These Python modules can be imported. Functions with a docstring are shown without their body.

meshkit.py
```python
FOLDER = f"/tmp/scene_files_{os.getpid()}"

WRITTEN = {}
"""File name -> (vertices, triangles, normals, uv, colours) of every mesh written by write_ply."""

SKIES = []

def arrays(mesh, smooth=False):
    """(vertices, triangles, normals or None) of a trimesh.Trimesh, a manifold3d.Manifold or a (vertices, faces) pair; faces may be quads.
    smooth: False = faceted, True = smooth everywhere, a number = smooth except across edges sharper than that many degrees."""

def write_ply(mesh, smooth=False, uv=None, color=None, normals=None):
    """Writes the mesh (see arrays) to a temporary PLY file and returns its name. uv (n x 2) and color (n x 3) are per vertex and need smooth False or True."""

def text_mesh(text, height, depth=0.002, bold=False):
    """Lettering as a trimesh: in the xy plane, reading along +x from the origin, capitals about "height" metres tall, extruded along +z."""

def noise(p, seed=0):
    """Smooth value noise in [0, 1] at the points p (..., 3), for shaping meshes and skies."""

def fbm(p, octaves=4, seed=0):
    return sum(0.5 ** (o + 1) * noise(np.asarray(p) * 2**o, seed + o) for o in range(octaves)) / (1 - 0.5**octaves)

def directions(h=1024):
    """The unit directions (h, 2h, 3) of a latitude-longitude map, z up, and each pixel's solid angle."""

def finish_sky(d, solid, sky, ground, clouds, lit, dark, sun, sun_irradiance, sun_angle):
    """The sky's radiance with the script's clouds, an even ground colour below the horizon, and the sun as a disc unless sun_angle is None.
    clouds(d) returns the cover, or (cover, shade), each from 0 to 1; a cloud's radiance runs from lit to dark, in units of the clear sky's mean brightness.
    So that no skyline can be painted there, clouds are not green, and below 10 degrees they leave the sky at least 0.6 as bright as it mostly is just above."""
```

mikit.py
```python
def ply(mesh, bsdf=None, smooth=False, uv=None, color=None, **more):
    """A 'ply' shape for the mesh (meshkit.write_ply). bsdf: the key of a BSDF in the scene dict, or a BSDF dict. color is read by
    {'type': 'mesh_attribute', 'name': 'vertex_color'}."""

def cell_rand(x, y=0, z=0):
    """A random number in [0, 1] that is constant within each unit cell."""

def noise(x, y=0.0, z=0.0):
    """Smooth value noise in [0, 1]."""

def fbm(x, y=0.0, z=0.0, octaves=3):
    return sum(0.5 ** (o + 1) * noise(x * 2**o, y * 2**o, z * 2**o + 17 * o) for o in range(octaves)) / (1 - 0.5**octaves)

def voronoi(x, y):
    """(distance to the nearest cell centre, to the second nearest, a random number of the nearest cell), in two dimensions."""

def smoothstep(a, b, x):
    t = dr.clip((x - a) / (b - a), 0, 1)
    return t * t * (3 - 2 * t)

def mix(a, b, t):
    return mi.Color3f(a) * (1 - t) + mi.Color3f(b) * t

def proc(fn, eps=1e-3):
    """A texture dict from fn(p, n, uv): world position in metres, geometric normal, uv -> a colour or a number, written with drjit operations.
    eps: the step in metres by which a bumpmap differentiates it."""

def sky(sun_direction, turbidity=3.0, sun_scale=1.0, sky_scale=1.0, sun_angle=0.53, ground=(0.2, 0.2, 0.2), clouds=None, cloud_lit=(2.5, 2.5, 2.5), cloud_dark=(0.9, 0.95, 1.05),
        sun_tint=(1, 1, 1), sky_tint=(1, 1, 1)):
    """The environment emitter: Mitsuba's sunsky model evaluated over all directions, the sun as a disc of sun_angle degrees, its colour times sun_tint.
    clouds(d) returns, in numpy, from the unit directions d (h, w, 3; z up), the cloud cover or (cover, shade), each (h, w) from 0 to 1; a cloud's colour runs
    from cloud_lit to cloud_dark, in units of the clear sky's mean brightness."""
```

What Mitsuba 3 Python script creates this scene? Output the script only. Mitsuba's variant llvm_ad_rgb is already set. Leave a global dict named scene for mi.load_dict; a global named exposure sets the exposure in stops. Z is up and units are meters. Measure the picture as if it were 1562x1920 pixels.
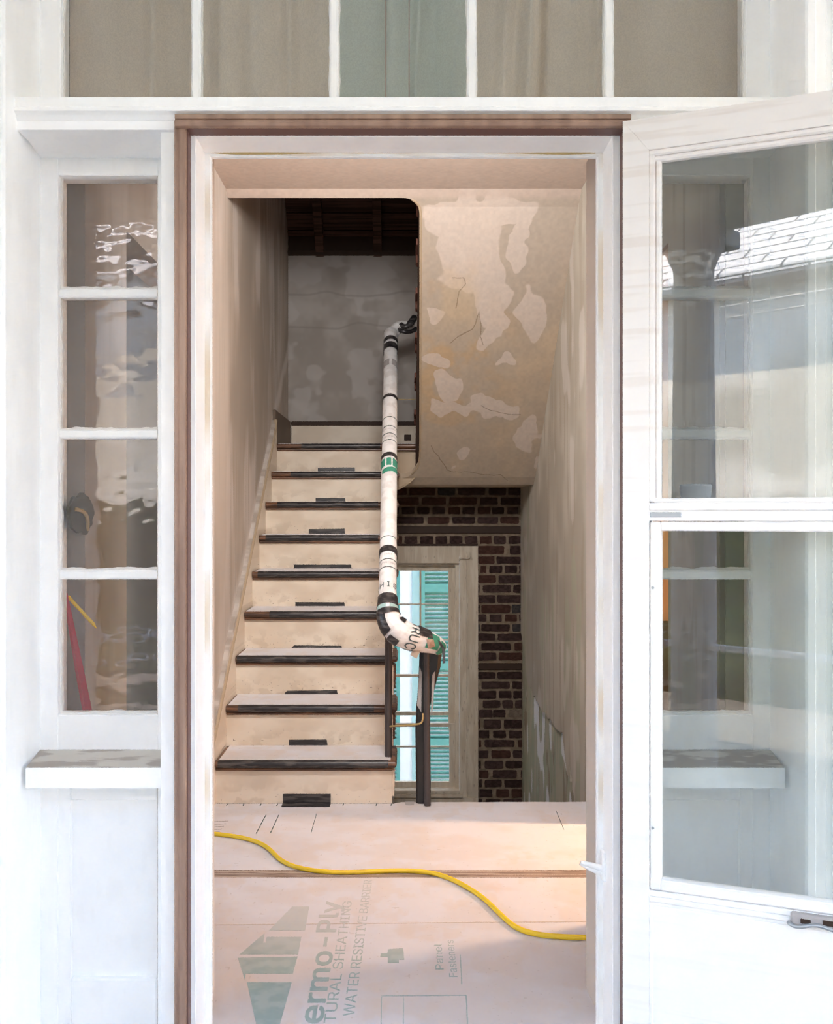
import math, random, numpy as np, trimesh, drjit as dr, mitsuba as mi, mikit, meshkit
from mikit import proc, fbm, noise, smoothstep, mix
from shapely.geometry import Polygon, box as sbox, Point, LineString
from shapely import affinity
T = mi.ScalarTransform4f
RNG = np.random.default_rng(7)
scene, labels = {}, {}

# ------------------------------------------------------------------ camera, sky, exposure
FL, CX, CY, EYE = 1876.0, 760.0, 965.0, 1.256        # focal length (px of 1562), vanishing point, eye height above the hall floor
scene['camera'] = dict(type='perspective', fov=math.degrees(2 * math.atan(781 / FL)), fov_axis='x', near_clip=0.05, far_clip=300,
                       principal_point_offset_x=(781 - CX) / 1562, principal_point_offset_y=(960 - CY) / 1920,
                       to_world=T().look_at(origin=[0, 0, EYE], target=[0, 1, EYE], up=[0, 0, 1]))
SUN = [0.50, 0.36, 0.79]
scene['sky'] = mikit.sky(SUN, turbidity=4.0, sun_scale=1.0, sky_scale=2.3, sky_tint=(1.10, 1.0, .90), ground=(0.3, 0.29, 0.27))
exposure = 3.92
HALL_FILL, ADDED_WARM_LAMP = 6.5, 105.0                       # radiance of the added hall fill light and the added side room lamp


def at(px, py, d):
    return np.array([(px - CX) * d / FL, d, EYE - (py - CY) * d / FL])


def X(px, d):
    return (px - CX) * d / FL


def Z(py, d):
    return EYE - (py - CY) * d / FL


def floor_at(px, py, z=0.0):
    d = (EYE - z) * FL / (py - CY)
    return np.array([(px - CX) * d / FL, d, z])


# ------------------------------------------------------------------ materials
def rgb(r, g, b):      # sRGB 0..255 -> linear
    return [((c / 255) / 12.92 if c <= 10 else ((c / 255 + 0.055) / 1.055) ** 2.4) for c in (r, g, b)]


def mat(key, color, rough=0.6, spec=0.3, **more):
    c = color if isinstance(color, dict) else {'type': 'rgb', 'value': list(map(float, color))}
    scene[key] = {'type': 'twosided', 'bsdf': {'type': 'principled', 'base_color': c, 'roughness': rough, 'specular': spec, **more}}
    return key


def dist_segs(x, y, pts):
    best = mi.Float(9.0)
    for (x0, y0), (x1, y1) in zip(pts[:-1], pts[1:]):
        dx, dy = x1 - x0, y1 - y0
        t = dr.clip(((x - x0) * dx + (y - y0) * dy) / (dx * dx + dy * dy + 1e-12), 0, 1)
        best = dr.minimum(best, dr.sqrt(dr.square(x - x0 - t * dx) + dr.square(y - y0 - t * dy)))
    return best


def f_white(p, n, uv):
    a = fbm(p.x * 9, p.y * 9, p.z * 5, 3)
    s = smoothstep(0.70, 0.80, noise(p.x * 70, p.y * 70, p.z * 16))
    c = mix((0.86, 0.86, 0.858), (0.885, 0.884, 0.88), smoothstep(0.3, 0.65, a))
    return mix(c, (0.70, 0.68, 0.65), s * 0.08)


def f_leaf(p, n, uv):
    a = fbm(p.x * 4, p.y * 4, p.z * 60, 3)
    b = smoothstep(0.9, 2.2, p.z)                      # aged pinkish tint, with shade on the upper rails put into the colour
    c = mix((0.86, 0.85, 0.84), (0.77, 0.725, 0.70), b * 0.9)
    return mix(c, (0.62, 0.54, 0.48), smoothstep(0.56, 0.75, a) * (0.12 + 0.25 * b))


def f_brown(p, n, uv):
    a = fbm(p.x * 25, p.y * 25, p.z * 3, 3)
    c = mix((0.25, 0.155, 0.115), (0.36, 0.235, 0.175), smoothstep(0.3, 0.7, a))
    chip = smoothstep(0.80, 0.86, noise(p.x * 90, p.y * 90, p.z * 14 + 3)) * smoothstep(2.285, 2.30, p.y)
    return mix(c, (0.60, 0.53, 0.48), chip * 0.8)


def f_jamb(p, n, uv):
    c = f_white(p, n, uv)
    near = smoothstep(0.004, 0.001, dr.abs(p.y - 2.4185))
    w = near * smoothstep(0.40, 0.75, fbm(p.x * 8, p.y * 30, p.z * 5 + 9, 3))
    return mix(c, (0.60, 0.42, 0.20), w * 0.6)


def f_sill(p, n, uv):
    c = f_white(p, n, uv)
    a = fbm(p.x * 12, p.y * 20, 0.0, 4)
    top = smoothstep(0.5, 0.9, n.z)
    d = mix((0.50, 0.47, 0.42), (0.36, 0.32, 0.28), smoothstep(0.45, 0.62, a))
    return mix(c, d, top)


def f_left(p, n, uv):
    a = fbm(p.y * 2.6, p.z * 1.1, 0.3, 4)
    s = fbm(p.y * 26, p.z * 2.0, 4.0, 4)
    c = mix((0.42, 0.355, 0.30), (0.295, 0.25, 0.21), smoothstep(0.35, 0.62, a))
    c = mix(c, (0.52, 0.465, 0.43), smoothstep(0.52, 0.72, fbm(p.y * 5, p.z * 1.5 + 7, 1.0, 3)) * 0.55)
    c = mix(c, (0.30, 0.25, 0.20), smoothstep(0.50, 0.74, s) * 0.45)
    edge = p.z - (0.28 + (p.y - 4.32) * 0.731)
    lip = smoothstep(0.10, 0.02, dr.abs(edge - 0.05 + 0.05 * noise(p.y * 9, p.z * 5)))
    c = mix(c, (0.60, 0.55, 0.51), lip * 0.55)
    c = mix(c, (0.50, 0.44, 0.39), smoothstep(4.86, 4.78, p.y) * 0.45)
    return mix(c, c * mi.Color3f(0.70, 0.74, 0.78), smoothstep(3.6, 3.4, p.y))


PATCH = [(0.33, 5.05, .17, .20), (0.36, 4.86, .26, .10), (0.43, 5.22, .10, .20), (0.60, 5.05, .05, .10), (0.585, 4.95, .045, .06), (0.19, 5.62, .09, .05), (0.24, 5.78, .09, .10),
         (0.22, 5.93, .10, .05), (0.38, 5.95, .12, .035), (0.50, 5.93, .11, .07), (0.60, 5.97, .06, .05), (0.755, 6.12, .075, .115), (0.345, 6.28, .05, .055),
         (0.835, 6.35, .02, .06), (0.15, 5.36, .05, .05), (0.47, 5.45, .06, .10), (0.66, 5.38, .09, .14), (0.55, 5.68, .05, .03)]
CRACK1 = [(0.16, 6.18), (0.20, 6.29), (0.28, 6.37), (0.36, 6.40), (0.46, 6.42), (0.60, 6.41), (0.66, 6.46)]
CRACK2 = [(0.24, 5.17), (0.30, 5.16), (0.31, 5.20), (0.27, 5.25), (0.26, 5.34)]
CRACK3 = [(0.26, 5.52), (0.36, 5.45), (0.39, 5.36), (0.41, 5.48), (0.44, 5.53)]
CRACK4 = [(0.45, 5.93), (0.55, 5.97), (0.68, 5.99)]


def f_soffit(p, n, uv):
    wx = (fbm(p.x * 7, p.y * 7, 2.0, 3) - 0.5) * 0.16
    wy = (fbm(p.x * 7 + 31, p.y * 7, 5.0, 3) - 0.5) * 0.20
    m = mi.Float(0)
    for cx, cy, rx, ry in PATCH:
        q = dr.sqrt(dr.square((p.x + wx - cx) / rx) + dr.square((p.y + wy - cy) / ry))
        m = dr.maximum(m, smoothstep(1.06, 0.98, q))
    a = fbm(p.x * 3, p.y * 3, 1.0, 4)
    c = mix((0.55, 0.435, 0.315), (0.47, 0.385, 0.30), smoothstep(0.35, 0.65, a))
    c = mix(c, (0.47, 0.40, 0.335), smoothstep(5.5, 5.0, p.y + wy) * 0.8)
    stain = smoothstep(0.55, 0.70, fbm(p.x * 5 + 3, p.y * 5, 8.0, 4)) * smoothstep(0.9, 0.2, dr.abs(p.y - 5.55)) * smoothstep(0.75, 0.3, p.x)
    c = mix(c, (0.56, 0.36, 0.17), stain * 0.5)
    c = mix(c, (0.66, 0.565, 0.50), m * 0.72)
    c = mix(c, (0.60, 0.46, 0.30), smoothstep(0.14, 0.04, dr.sqrt(dr.square(p.x - 0.27) + dr.square((p.y - 5.3) * 0.6)) + wx) * 0.45)
    cr = mi.Float(9)
    for k in (CRACK1, CRACK2, CRACK3, CRACK4):
        cr = dr.minimum(cr, dist_segs(p.x + wx * 0.3, p.y + wy * 0.3, k))
    c = mix(c, (0.20, 0.13, 0.08), smoothstep(0.0035, 0.001, cr) * 0.6)
    c = mix(c, (0.555, 0.45, 0.385), smoothstep(4.81, 4.77, p.y) * 0.85)
    g = fbm(p.x * 60, p.y * 60, 0.0, 2)
    return c * (0.93 + 0.14 * g)


def f_right(p, n, uv):
    s = fbm(p.y * 20, p.z * 2.2, 3.0, 4)
    a = fbm(p.y * 2.5, p.z * 2.0, 9.0, 3)
    c = mix((0.47, 0.435, 0.375), (0.375, 0.34, 0.285), smoothstep(0.35, 0.65, a))
    c = mix(c, (0.33, 0.28, 0.22), smoothstep(0.52, 0.74, s) * 0.55)
    g = smoothstep(0.60, 0.68, fbm(p.y * 6, p.z * 1.6, 21.0, 3)) * smoothstep(1.7, 1.2, p.z)
    c = mix(c, (0.37, 0.38, 0.29), g * 0.65)
    c = mix(c, (0.56, 0.52, 0.485), smoothstep(0.60, 0.66, fbm(p.y * 4 + 8, p.z * 1.9, 2.0, 3)) * 0.5)
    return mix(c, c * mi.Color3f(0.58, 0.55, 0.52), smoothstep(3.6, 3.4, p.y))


def f_green(p, n, uv):
    s = fbm(p.y * 22, p.z * 4, 3.0, 4)
    c = mix((0.34, 0.37, 0.28), (0.42, 0.40, 0.32), smoothstep(0.35, 0.6, s))
    c = mix(c, (0.23, 0.19, 0.15), smoothstep(0.58, 0.74, fbm(p.y * 11, p.z * 5, 5.0, 3)) * 0.7)
    return mix(c, (0.66, 0.68, 0.70), smoothstep(0.64, 0.69, fbm(p.y * 7 + 3, p.z * 4, 15.0, 2)))


def f_grey(p, n, uv):
    a = fbm(p.x * 4, p.z * 4, 3.0, 4)
    c = mix((0.45, 0.415, 0.385), (0.35, 0.315, 0.285), smoothstep(0.35, 0.65, a))
    c = mix(c, (0.50, 0.47, 0.45), smoothstep(0.56, 0.66, fbm(p.x * 6 + 5, p.z * 7, 2.0, 3)) * 0.6)
    l = smoothstep(0.012, 0.003, dr.abs(p.z - 2.86 - 0.05 * (noise(p.x * 7, 1.0) - 0.5))) + smoothstep(0.012, 0.003, dr.abs(p.z - 2.62 - 0.06 * (noise(p.x * 6, 4.0) - 0.5)))
    return mix(c, (0.24, 0.21, 0.185), l * 0.35)


def f_riser(p, n, uv):
    s = noise(p.x * 130, p.y * 8, p.z * 130)
    a = fbm(p.x * 6, p.z * 10, 2.0, 3)
    c = mix((0.74, 0.65, 0.54), (0.65, 0.55, 0.44), smoothstep(0.35, 0.7, a))
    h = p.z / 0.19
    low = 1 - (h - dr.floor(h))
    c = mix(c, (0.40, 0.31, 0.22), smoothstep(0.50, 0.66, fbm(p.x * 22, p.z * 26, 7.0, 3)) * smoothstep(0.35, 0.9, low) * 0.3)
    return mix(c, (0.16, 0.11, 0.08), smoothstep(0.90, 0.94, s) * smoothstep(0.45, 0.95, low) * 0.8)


def f_cover(p, n, uv):
    a = fbm(p.x * 5, p.y * 7, 1.0, 4)
    c = mix((0.635, 0.63, 0.665), (0.61, 0.58, 0.585), smoothstep(0.35, 0.65, a))
    b = fbm(p.x * 14, p.y * 9, 5.0, 4)
    c = mix(c, (0.60, 0.52, 0.46), smoothstep(0.55, 0.72, b) * 0.35)
    return mix(c, (0.40, 0.35, 0.32), smoothstep(0.93, 0.97, noise(p.x * 90, p.y * 90, 2.0)) * 0.35)


def f_print(p, n, uv):
    glare_fade = smoothstep(3.15, 2.65, p.y)                 # glare towards the seam is put into the ink colour
    a = fbm(p.x * 30, p.y * 30, 1.0, 3)
    c = mix((0.20, 0.36, 0.37), (0.30, 0.43, 0.44), smoothstep(0.3, 0.7, a))
    return mix((0.53, 0.52, 0.51), c, 0.12 + 0.60 * glare_fade)


def f_seam(p, n, uv):
    l = smoothstep(0.35, 0.6, noise(p.x * 5, p.y * 160, 1.0))
    return mix((0.42, 0.34, 0.29), (0.20, 0.15, 0.12), l * (0.5 + 0.5 * noise(p.x * 30, p.y * 90, 2.0)))


def f_tape(p, n, uv):
    a = fbm(p.x * 18, p.y * 60, p.z * 90, 3)
    return mix((0.022, 0.02, 0.022), (0.075, 0.068, 0.065), smoothstep(0.45, 0.7, a))


def f_wood(p, n, uv):
    a = fbm(p.x * 8, p.y * 40, p.z * 90, 3)
    return mix((0.055, 0.028, 0.018), (0.16, 0.075, 0.04), smoothstep(0.35, 0.65, a))


def brick(key, c1, c2):
    def f(p, n, uv):
        a = fbm(p.x * 55, p.z * 70, 3.0, 3)
        return mix(c1, c2, smoothstep(0.3, 0.7, a))
    return mat(key, proc(f), 0.9, 0.1)


def f_mortar(p, n, uv):
    return mix((0.29, 0.23, 0.175), (0.21, 0.165, 0.12), smoothstep(0.3, 0.7, fbm(p.x * 40, p.z * 40, 1.0, 3)))


def f_frame(p, n, uv):
    a = fbm(p.x * 40, p.y * 40, p.z * 5, 3)
    c = mix((0.68, 0.61, 0.51), (0.58, 0.50, 0.40), smoothstep(0.35, 0.65, a))
    return mix(c, (0.25, 0.18, 0.13), smoothstep(0.80, 0.90, noise(p.x * 150, p.y * 150, p.z * 20)) * 0.45)


def f_wrap(p, n, uv):
    a = fbm(p.x * 25, p.y * 25, p.z * 25, 3)
    return mix((0.80, 0.78, 0.775), (0.70, 0.665, 0.65), smoothstep(0.45, 0.65, a))


def f_attic(p, n, uv):
    a = fbm(p.x * 3, p.y * 60, p.z * 60, 3)
    return mix((0.050, 0.028, 0.02), (0.115, 0.06, 0.045), smoothstep(0.35, 0.65, a))


def f_teal(p, n, uv):
    return mix((0.085, 0.27, 0.225), (0.13, 0.32, 0.275), fbm(p.x * 20, p.y * 20, p.z * 20, 2))


def f_roof(p, n, uv):
    r = dr.floor(p.z / 0.16)
    a = p.z / 0.16 - r
    b = (p.x + 0.37 * r) / 0.9
    b = b - dr.floor(b)
    l = dr.maximum(smoothstep(0.16, 0.08, a), smoothstep(0.05, 0.03, b))
    return mix((0.66, 0.67, 0.70), (0.10, 0.105, 0.115), l)


def f_stucco(p, n, uv):
    a = fbm(p.x * 0.6, p.z * 1.2, 3.0, 4)
    c = mix((0.86, 0.84, 0.80), (0.60, 0.58, 0.53), smoothstep(0.40, 0.62, a))
    return c


def f_curtain(c1, c2):
    def f(p, n, uv):
        return mix(c1, c2, fbm(p.x * 12, p.z * 3, 2.0, 3)) * (0.94 + 0.12 * noise(p.x * 400, p.z * 400))
    return f


def f_lip(p, n, uv):
    return mix((0.56, 0.51, 0.47), (0.40, 0.345, 0.30), smoothstep(0.35, 0.65, fbm(p.y * 18, p.z * 18, 3.0, 4)))


def f_added_hedge(p, n, uv):
    return mix((0.020, 0.030, 0.014), (0.055, 0.075, 0.035), fbm(p.x * 9, p.y * 9, p.z * 9, 3))


mat('m_white', proc(f_white), 0.45, 0.35); mat('m_leaf', proc(f_leaf), 0.5, 0.3); mat('m_brown', proc(f_brown), 0.45, 0.35); mat('m_jamb', proc(f_jamb), 0.5, 0.3)
mat('m_sill', proc(f_sill), 0.7, 0.2); mat('m_left', proc(f_left), 0.85, 0.15); mat('m_soffit', proc(f_soffit), 0.85, 0.15); mat('m_right', proc(f_right), 0.85, 0.15)
mat('m_green', proc(f_green), 0.85, 0.15); mat('m_grey', proc(f_grey), 0.9, 0.1); mat('m_riser', proc(f_riser), 0.5, 0.3); mat('m_cover', proc(f_cover), 0.55, 0.3)
mat('m_print', proc(f_print), 0.55, 0.3); mat('m_seam', proc(f_seam), 0.5, 0.3); mat('m_tape', proc(f_tape), 0.35, 0.5); mat('m_wood', proc(f_wood), 0.35, 0.5)
brick('m_brick_dark', (0.032, 0.019, 0.017), (0.058, 0.034, 0.032)); brick('m_brick_red', (0.055, 0.026, 0.020), (0.085, 0.043, 0.034))
brick('m_brick_violet', (0.043, 0.026, 0.024), (0.076, 0.047, 0.044)); brick('m_brick_blue', (0.040, 0.036, 0.037), (0.070, 0.062, 0.062)); brick('m_brick_pale', (0.15, 0.115, 0.09), (0.22, 0.175, 0.14))
mat('m_mortar', proc(f_mortar), 0.95, 0.05); mat('m_frame', proc(f_frame), 0.55, 0.25); mat('m_wrap', proc(f_wrap), 0.45, 0.35); mat('m_attic', proc(f_attic), 0.8, 0.1)
mat('m_teal', proc(f_teal), 0.5, 0.3); mat('m_roof', proc(f_roof), 0.6, 0.2); mat('m_stucco', proc(f_stucco), 0.9, 0.1)
mat('m_curtain', proc(f_curtain((0.66, 0.59, 0.50), (0.76, 0.69, 0.60))), 0.9, 0.1); mat('m_curtain_green', proc(f_curtain((0.54, 0.60, 0.55), (0.62, 0.68, 0.63))), 0.9, 0.1)
mat('m_porch', (0.40, 0.38, 0.35), 0.9, 0.1); mat('m_added_hedge', proc(f_added_hedge), 0.9, 0.05)
mat('m_plain_white', (0.84, 0.84, 0.84), 0.8, 0.1); mat('m_iron', (0.055, 0.045, 0.045), 0.38, 0.5); mat('m_black', (0.015, 0.014, 0.015), 0.3, 0.5); mat('m_yellow', (0.80, 0.55, 0.03), 0.45, 0.4)
mat('m_ink', (0.06, 0.085, 0.09), 0.6, 0.2); mat('m_ink_green', (0.06, 0.28, 0.19), 0.5, 0.3); mat('m_ink_pale', (0.36, 0.52, 0.49), 0.5, 0.3); mat('m_mark', (0.40, 0.37, 0.36), 0.6, 0.2)
mat('m_copper', (0.55, 0.36, 0.26), 0.35, 0.5, metallic=0.3); mat('m_brass', (0.50, 0.36, 0.16), 0.4, 0.5, metallic=0.4); mat('m_steel', (0.40, 0.42, 0.45), 0.35, 0.5, metallic=0.7)
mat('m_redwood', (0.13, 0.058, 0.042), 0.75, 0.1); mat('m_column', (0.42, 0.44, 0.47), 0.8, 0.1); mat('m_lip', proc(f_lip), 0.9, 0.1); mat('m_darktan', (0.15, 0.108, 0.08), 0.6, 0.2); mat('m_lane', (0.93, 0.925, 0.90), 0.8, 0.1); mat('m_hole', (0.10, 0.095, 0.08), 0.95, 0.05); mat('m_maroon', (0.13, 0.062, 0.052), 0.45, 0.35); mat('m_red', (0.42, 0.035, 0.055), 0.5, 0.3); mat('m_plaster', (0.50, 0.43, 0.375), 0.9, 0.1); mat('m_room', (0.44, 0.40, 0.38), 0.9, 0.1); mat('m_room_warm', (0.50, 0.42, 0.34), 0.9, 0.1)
mat('m_flap', (0.40, 0.33, 0.27), 0.6, 0.2); mat('m_tan', (0.45, 0.345, 0.235), 0.5, 0.3); mat('m_darkwood', (0.05, 0.03, 0.022), 0.6, 0.2); mat('m_putty', (0.70, 0.68, 0.65), 0.8, 0.1)
mat('m_carton', (0.50, 0.30, 0.18), 0.8, 0.1); mat('m_ground', (0.52, 0.50, 0.46), 0.9, 0.1); mat('m_smear', (0.62, 0.62, 0.66), 0.8, 0.1); mat('m_deadwire', (0.60, 0.62, 0.62), 0.6, 0.2)
mat('m_paving', (0.14, 0.137, 0.133), 0.9, 0.1); mat('m_ceilwhite', (0.62, 0.64, 0.62), 0.8, 0.1)
scene['m_glass'] = {'type': 'thindielectric', 'int_ior': 1.52, 'specular_transmittance': {'type': 'rgb', 'value': [.74, .745, .74]}}
scene['m_glass_clear'] = {'type': 'thindielectric', 'int_ior': 1.5, 'specular_transmittance': {'type': 'rgb', 'value': [.95, .97, .96]}}
scene['m_glass_old'] = {'type': 'thindielectric', 'int_ior': 1.62, 'specular_transmittance': {'type': 'rgb', 'value': [.70, .735, .72]}}


# ------------------------------------------------------------------ mesh helpers
def put(key, mesh, bsdf, smooth=False, label=None, cat=None, group=None, kind=None, **more):
    if key in scene:
        k = 1
        while f'{key}_{k:03d}' in scene:
            k += 1
        key = f'{key}_{k:03d}'
    scene[key] = mikit.ply(mesh, bsdf, smooth=smooth, **more)
    tag(key, label, cat, group, kind)
    return key


USED = set()


def tag(key, label=None, cat=None, group=None, kind=None):
    e = {k: v for k, v in (('label', label), ('category', cat), ('group', group), ('kind', kind)) if v}
    if e:
        labels.setdefault(key, {}).update(e)


def thing(name, label=None, cat=None, group=None, kind=None):
    key, k = name, 0
    while key in USED:
        k += 1
        key = f'{name}_{k:03d}'
    USED.add(key)
    tag(key, label, cat, group, kind)
    return key


def cbox(x0, x1, y0, y1, z0, z1, c=0.002):
    x0, x1 = sorted((x0, x1)); y0, y1 = sorted((y0, y1)); z0, z1 = sorted((z0, z1))
    c = min(c, (x1 - x0) * .3, (y1 - y0) * .3, (z1 - z0) * .3)
    if c <= 0.0003:
        m = trimesh.creation.box((x1 - x0, y1 - y0, z1 - z0)); m.apply_translation(((x0 + x1) / 2, (y0 + y1) / 2, (z0 + z1) / 2)); return m
    v = []
    for x, sx in ((x0, 1), (x1, -1)):
        for y, sy in ((y0, 1), (y1, -1)):
            for z, sz in ((z0, 1), (z1, -1)):
                v += [(x, y + sy * c, z + sz * c), (x + sx * c, y, z + sz * c), (x + sx * c, y + sy * c, z)]
    return trimesh.convex.convex_hull(np.array(v))


def cat(*ms):
    return trimesh.util.concatenate([m for m in ms])


def extrude(poly, a, b, axis):
    """poly: shapely polygon or points; axis 'z': (x,y) along z; 'x': (y,z) along x; 'y': (x,z) along y."""
    if not hasattr(poly, 'exterior'):
        poly = Polygon(poly)
    if not poly.is_valid:
        poly = poly.buffer(0)
    m = trimesh.creation.extrude_polygon(poly, b - a, engine='earcut')
    v = np.array(m.vertices); v[:, 2] += a
    if axis == 'x':
        v = v[:, [2, 0, 1]]
    elif axis == 'y':
        v = v[:, [0, 2, 1]]
    m = trimesh.Trimesh(v, m.faces if axis != 'y' else m.faces[:, ::-1], process=False)
    return m


def sheet(p):
    return trimesh.Trimesh(np.array(p, float), [[0, 1, 2], [0, 2, 3]], process=False)


def tube(points, radius, sides=10, caps=True):
    p = np.asarray(points, float)
    r = np.broadcast_to(radius, (len(p),)).astype(float)
    t = np.gradient(p, axis=0); t /= np.linalg.norm(t, axis=1, keepdims=True) + 1e-12
    a = np.cross(t[0], [0, 0, 1.0] if abs(t[0][2]) < .9 else [1.0, 0, 0]); a /= np.linalg.norm(a)
    A = []
    for k in range(len(p)):
        a = a - t[k] * np.dot(a, t[k]); a /= np.linalg.norm(a); A.append(a)
    A = np.array(A); B = np.cross(t, A)
    ang = np.arange(sides) * 2 * np.pi / sides
    v = p[:, None] + r[:, None, None] * (np.cos(ang)[None, :, None] * A[:, None] + np.sin(ang)[None, :, None] * B[:, None])
    i, j = np.meshgrid(np.arange(len(p) - 1), np.arange(sides), indexing='ij')
    q = np.stack([i * sides + j, i * sides + (j + 1) % sides, (i + 1) * sides + (j + 1) % sides, (i + 1) * sides + j], -1).reshape(-1, 4)
    f = np.vstack([q[:, [0, 1, 2]], q[:, [0, 2, 3]]])
    v = v.reshape(-1, 3)
    if caps:
        n = len(v); v = np.vstack([v, p[:1], p[-1:]]); k = np.arange(sides)
        f = np.vstack([f, np.stack([(k + 1) % sides, k, k * 0 + n], 1), np.stack([k + n - sides, (k + 1) % sides + n - sides, k * 0 + n + 1], 1)])
    m = trimesh.Trimesh(v, f, process=False)
    return m


def spline(pts, n):
    from scipy.interpolate import CubicSpline
    p = np.asarray(pts, float)
    s = np.concatenate([[0], np.cumsum(np.linalg.norm(np.diff(p[:, :3], axis=0), axis=1))])
    return CubicSpline(s, p)(np.linspace(0, s[-1], n))


def strip_wavy(x0, x1, y, z0, h, th, seed, n=40):
    """a ragged bead of putty: its lower edge straight at z0, its upper edge wavy."""
    xs = np.linspace(x0, x1, n)
    hh = h * (0.45 + 1.1 * meshkit.fbm(np.stack([xs * 40, xs * 0 + seed, xs * 0], 1), 3))
    pts = [(x, z0) for x in xs] + [(x, z0 + k) for x, k in zip(xs[::-1], hh[::-1])]
    return extrude(pts, y - th, y, 'y')


def strip_wavy_v(z0, z1, y, x0, w, th, seed, n=50):
    zs = np.linspace(z0, z1, n)
    ww = w * (0.25 + 1.4 * meshkit.fbm(np.stack([zs * 40, zs * 0 + seed, zs * 0], 1), 3))
    pts = [(x0, z) for z in zs] + [(x0 + k, z) for z, k in zip(zs[::-1], ww[::-1])]
    return extrude(pts, y - th, y, 'y')


DG = 2.525                                             # plane of the fixed panes


def wavy_pane(x0, x1, z0, z1, seed):
    """old drawn glass: one thin sheet with faint waves that bend its reflections."""
    x0, x1 = sorted((x0, x1))
    nx, nz = 56, 56
    gx, gz = np.meshgrid(np.linspace(x0, x1, nx), np.linspace(z0, z1, nz))
    q = np.stack([gx * 14, gz * 22, gx * 0 + seed * 3.7], -1)
    off = .0019 * (meshkit.fbm(q, 3, seed) - .5)
    v = np.stack([gx, DG + off, gz], -1).reshape(-1, 3)
    i, j = np.meshgrid(np.arange(nz - 1), np.arange(nx - 1), indexing='ij')
    f = np.stack([i * nx + j, i * nx + j + 1, (i + 1) * nx + j + 1, (i + 1) * nx + j], -1).reshape(-1, 4)
    return trimesh.Trimesh(v, np.vstack([f[:, [0, 1, 2]], f[:, [0, 2, 3]]]), process=False)


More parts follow.
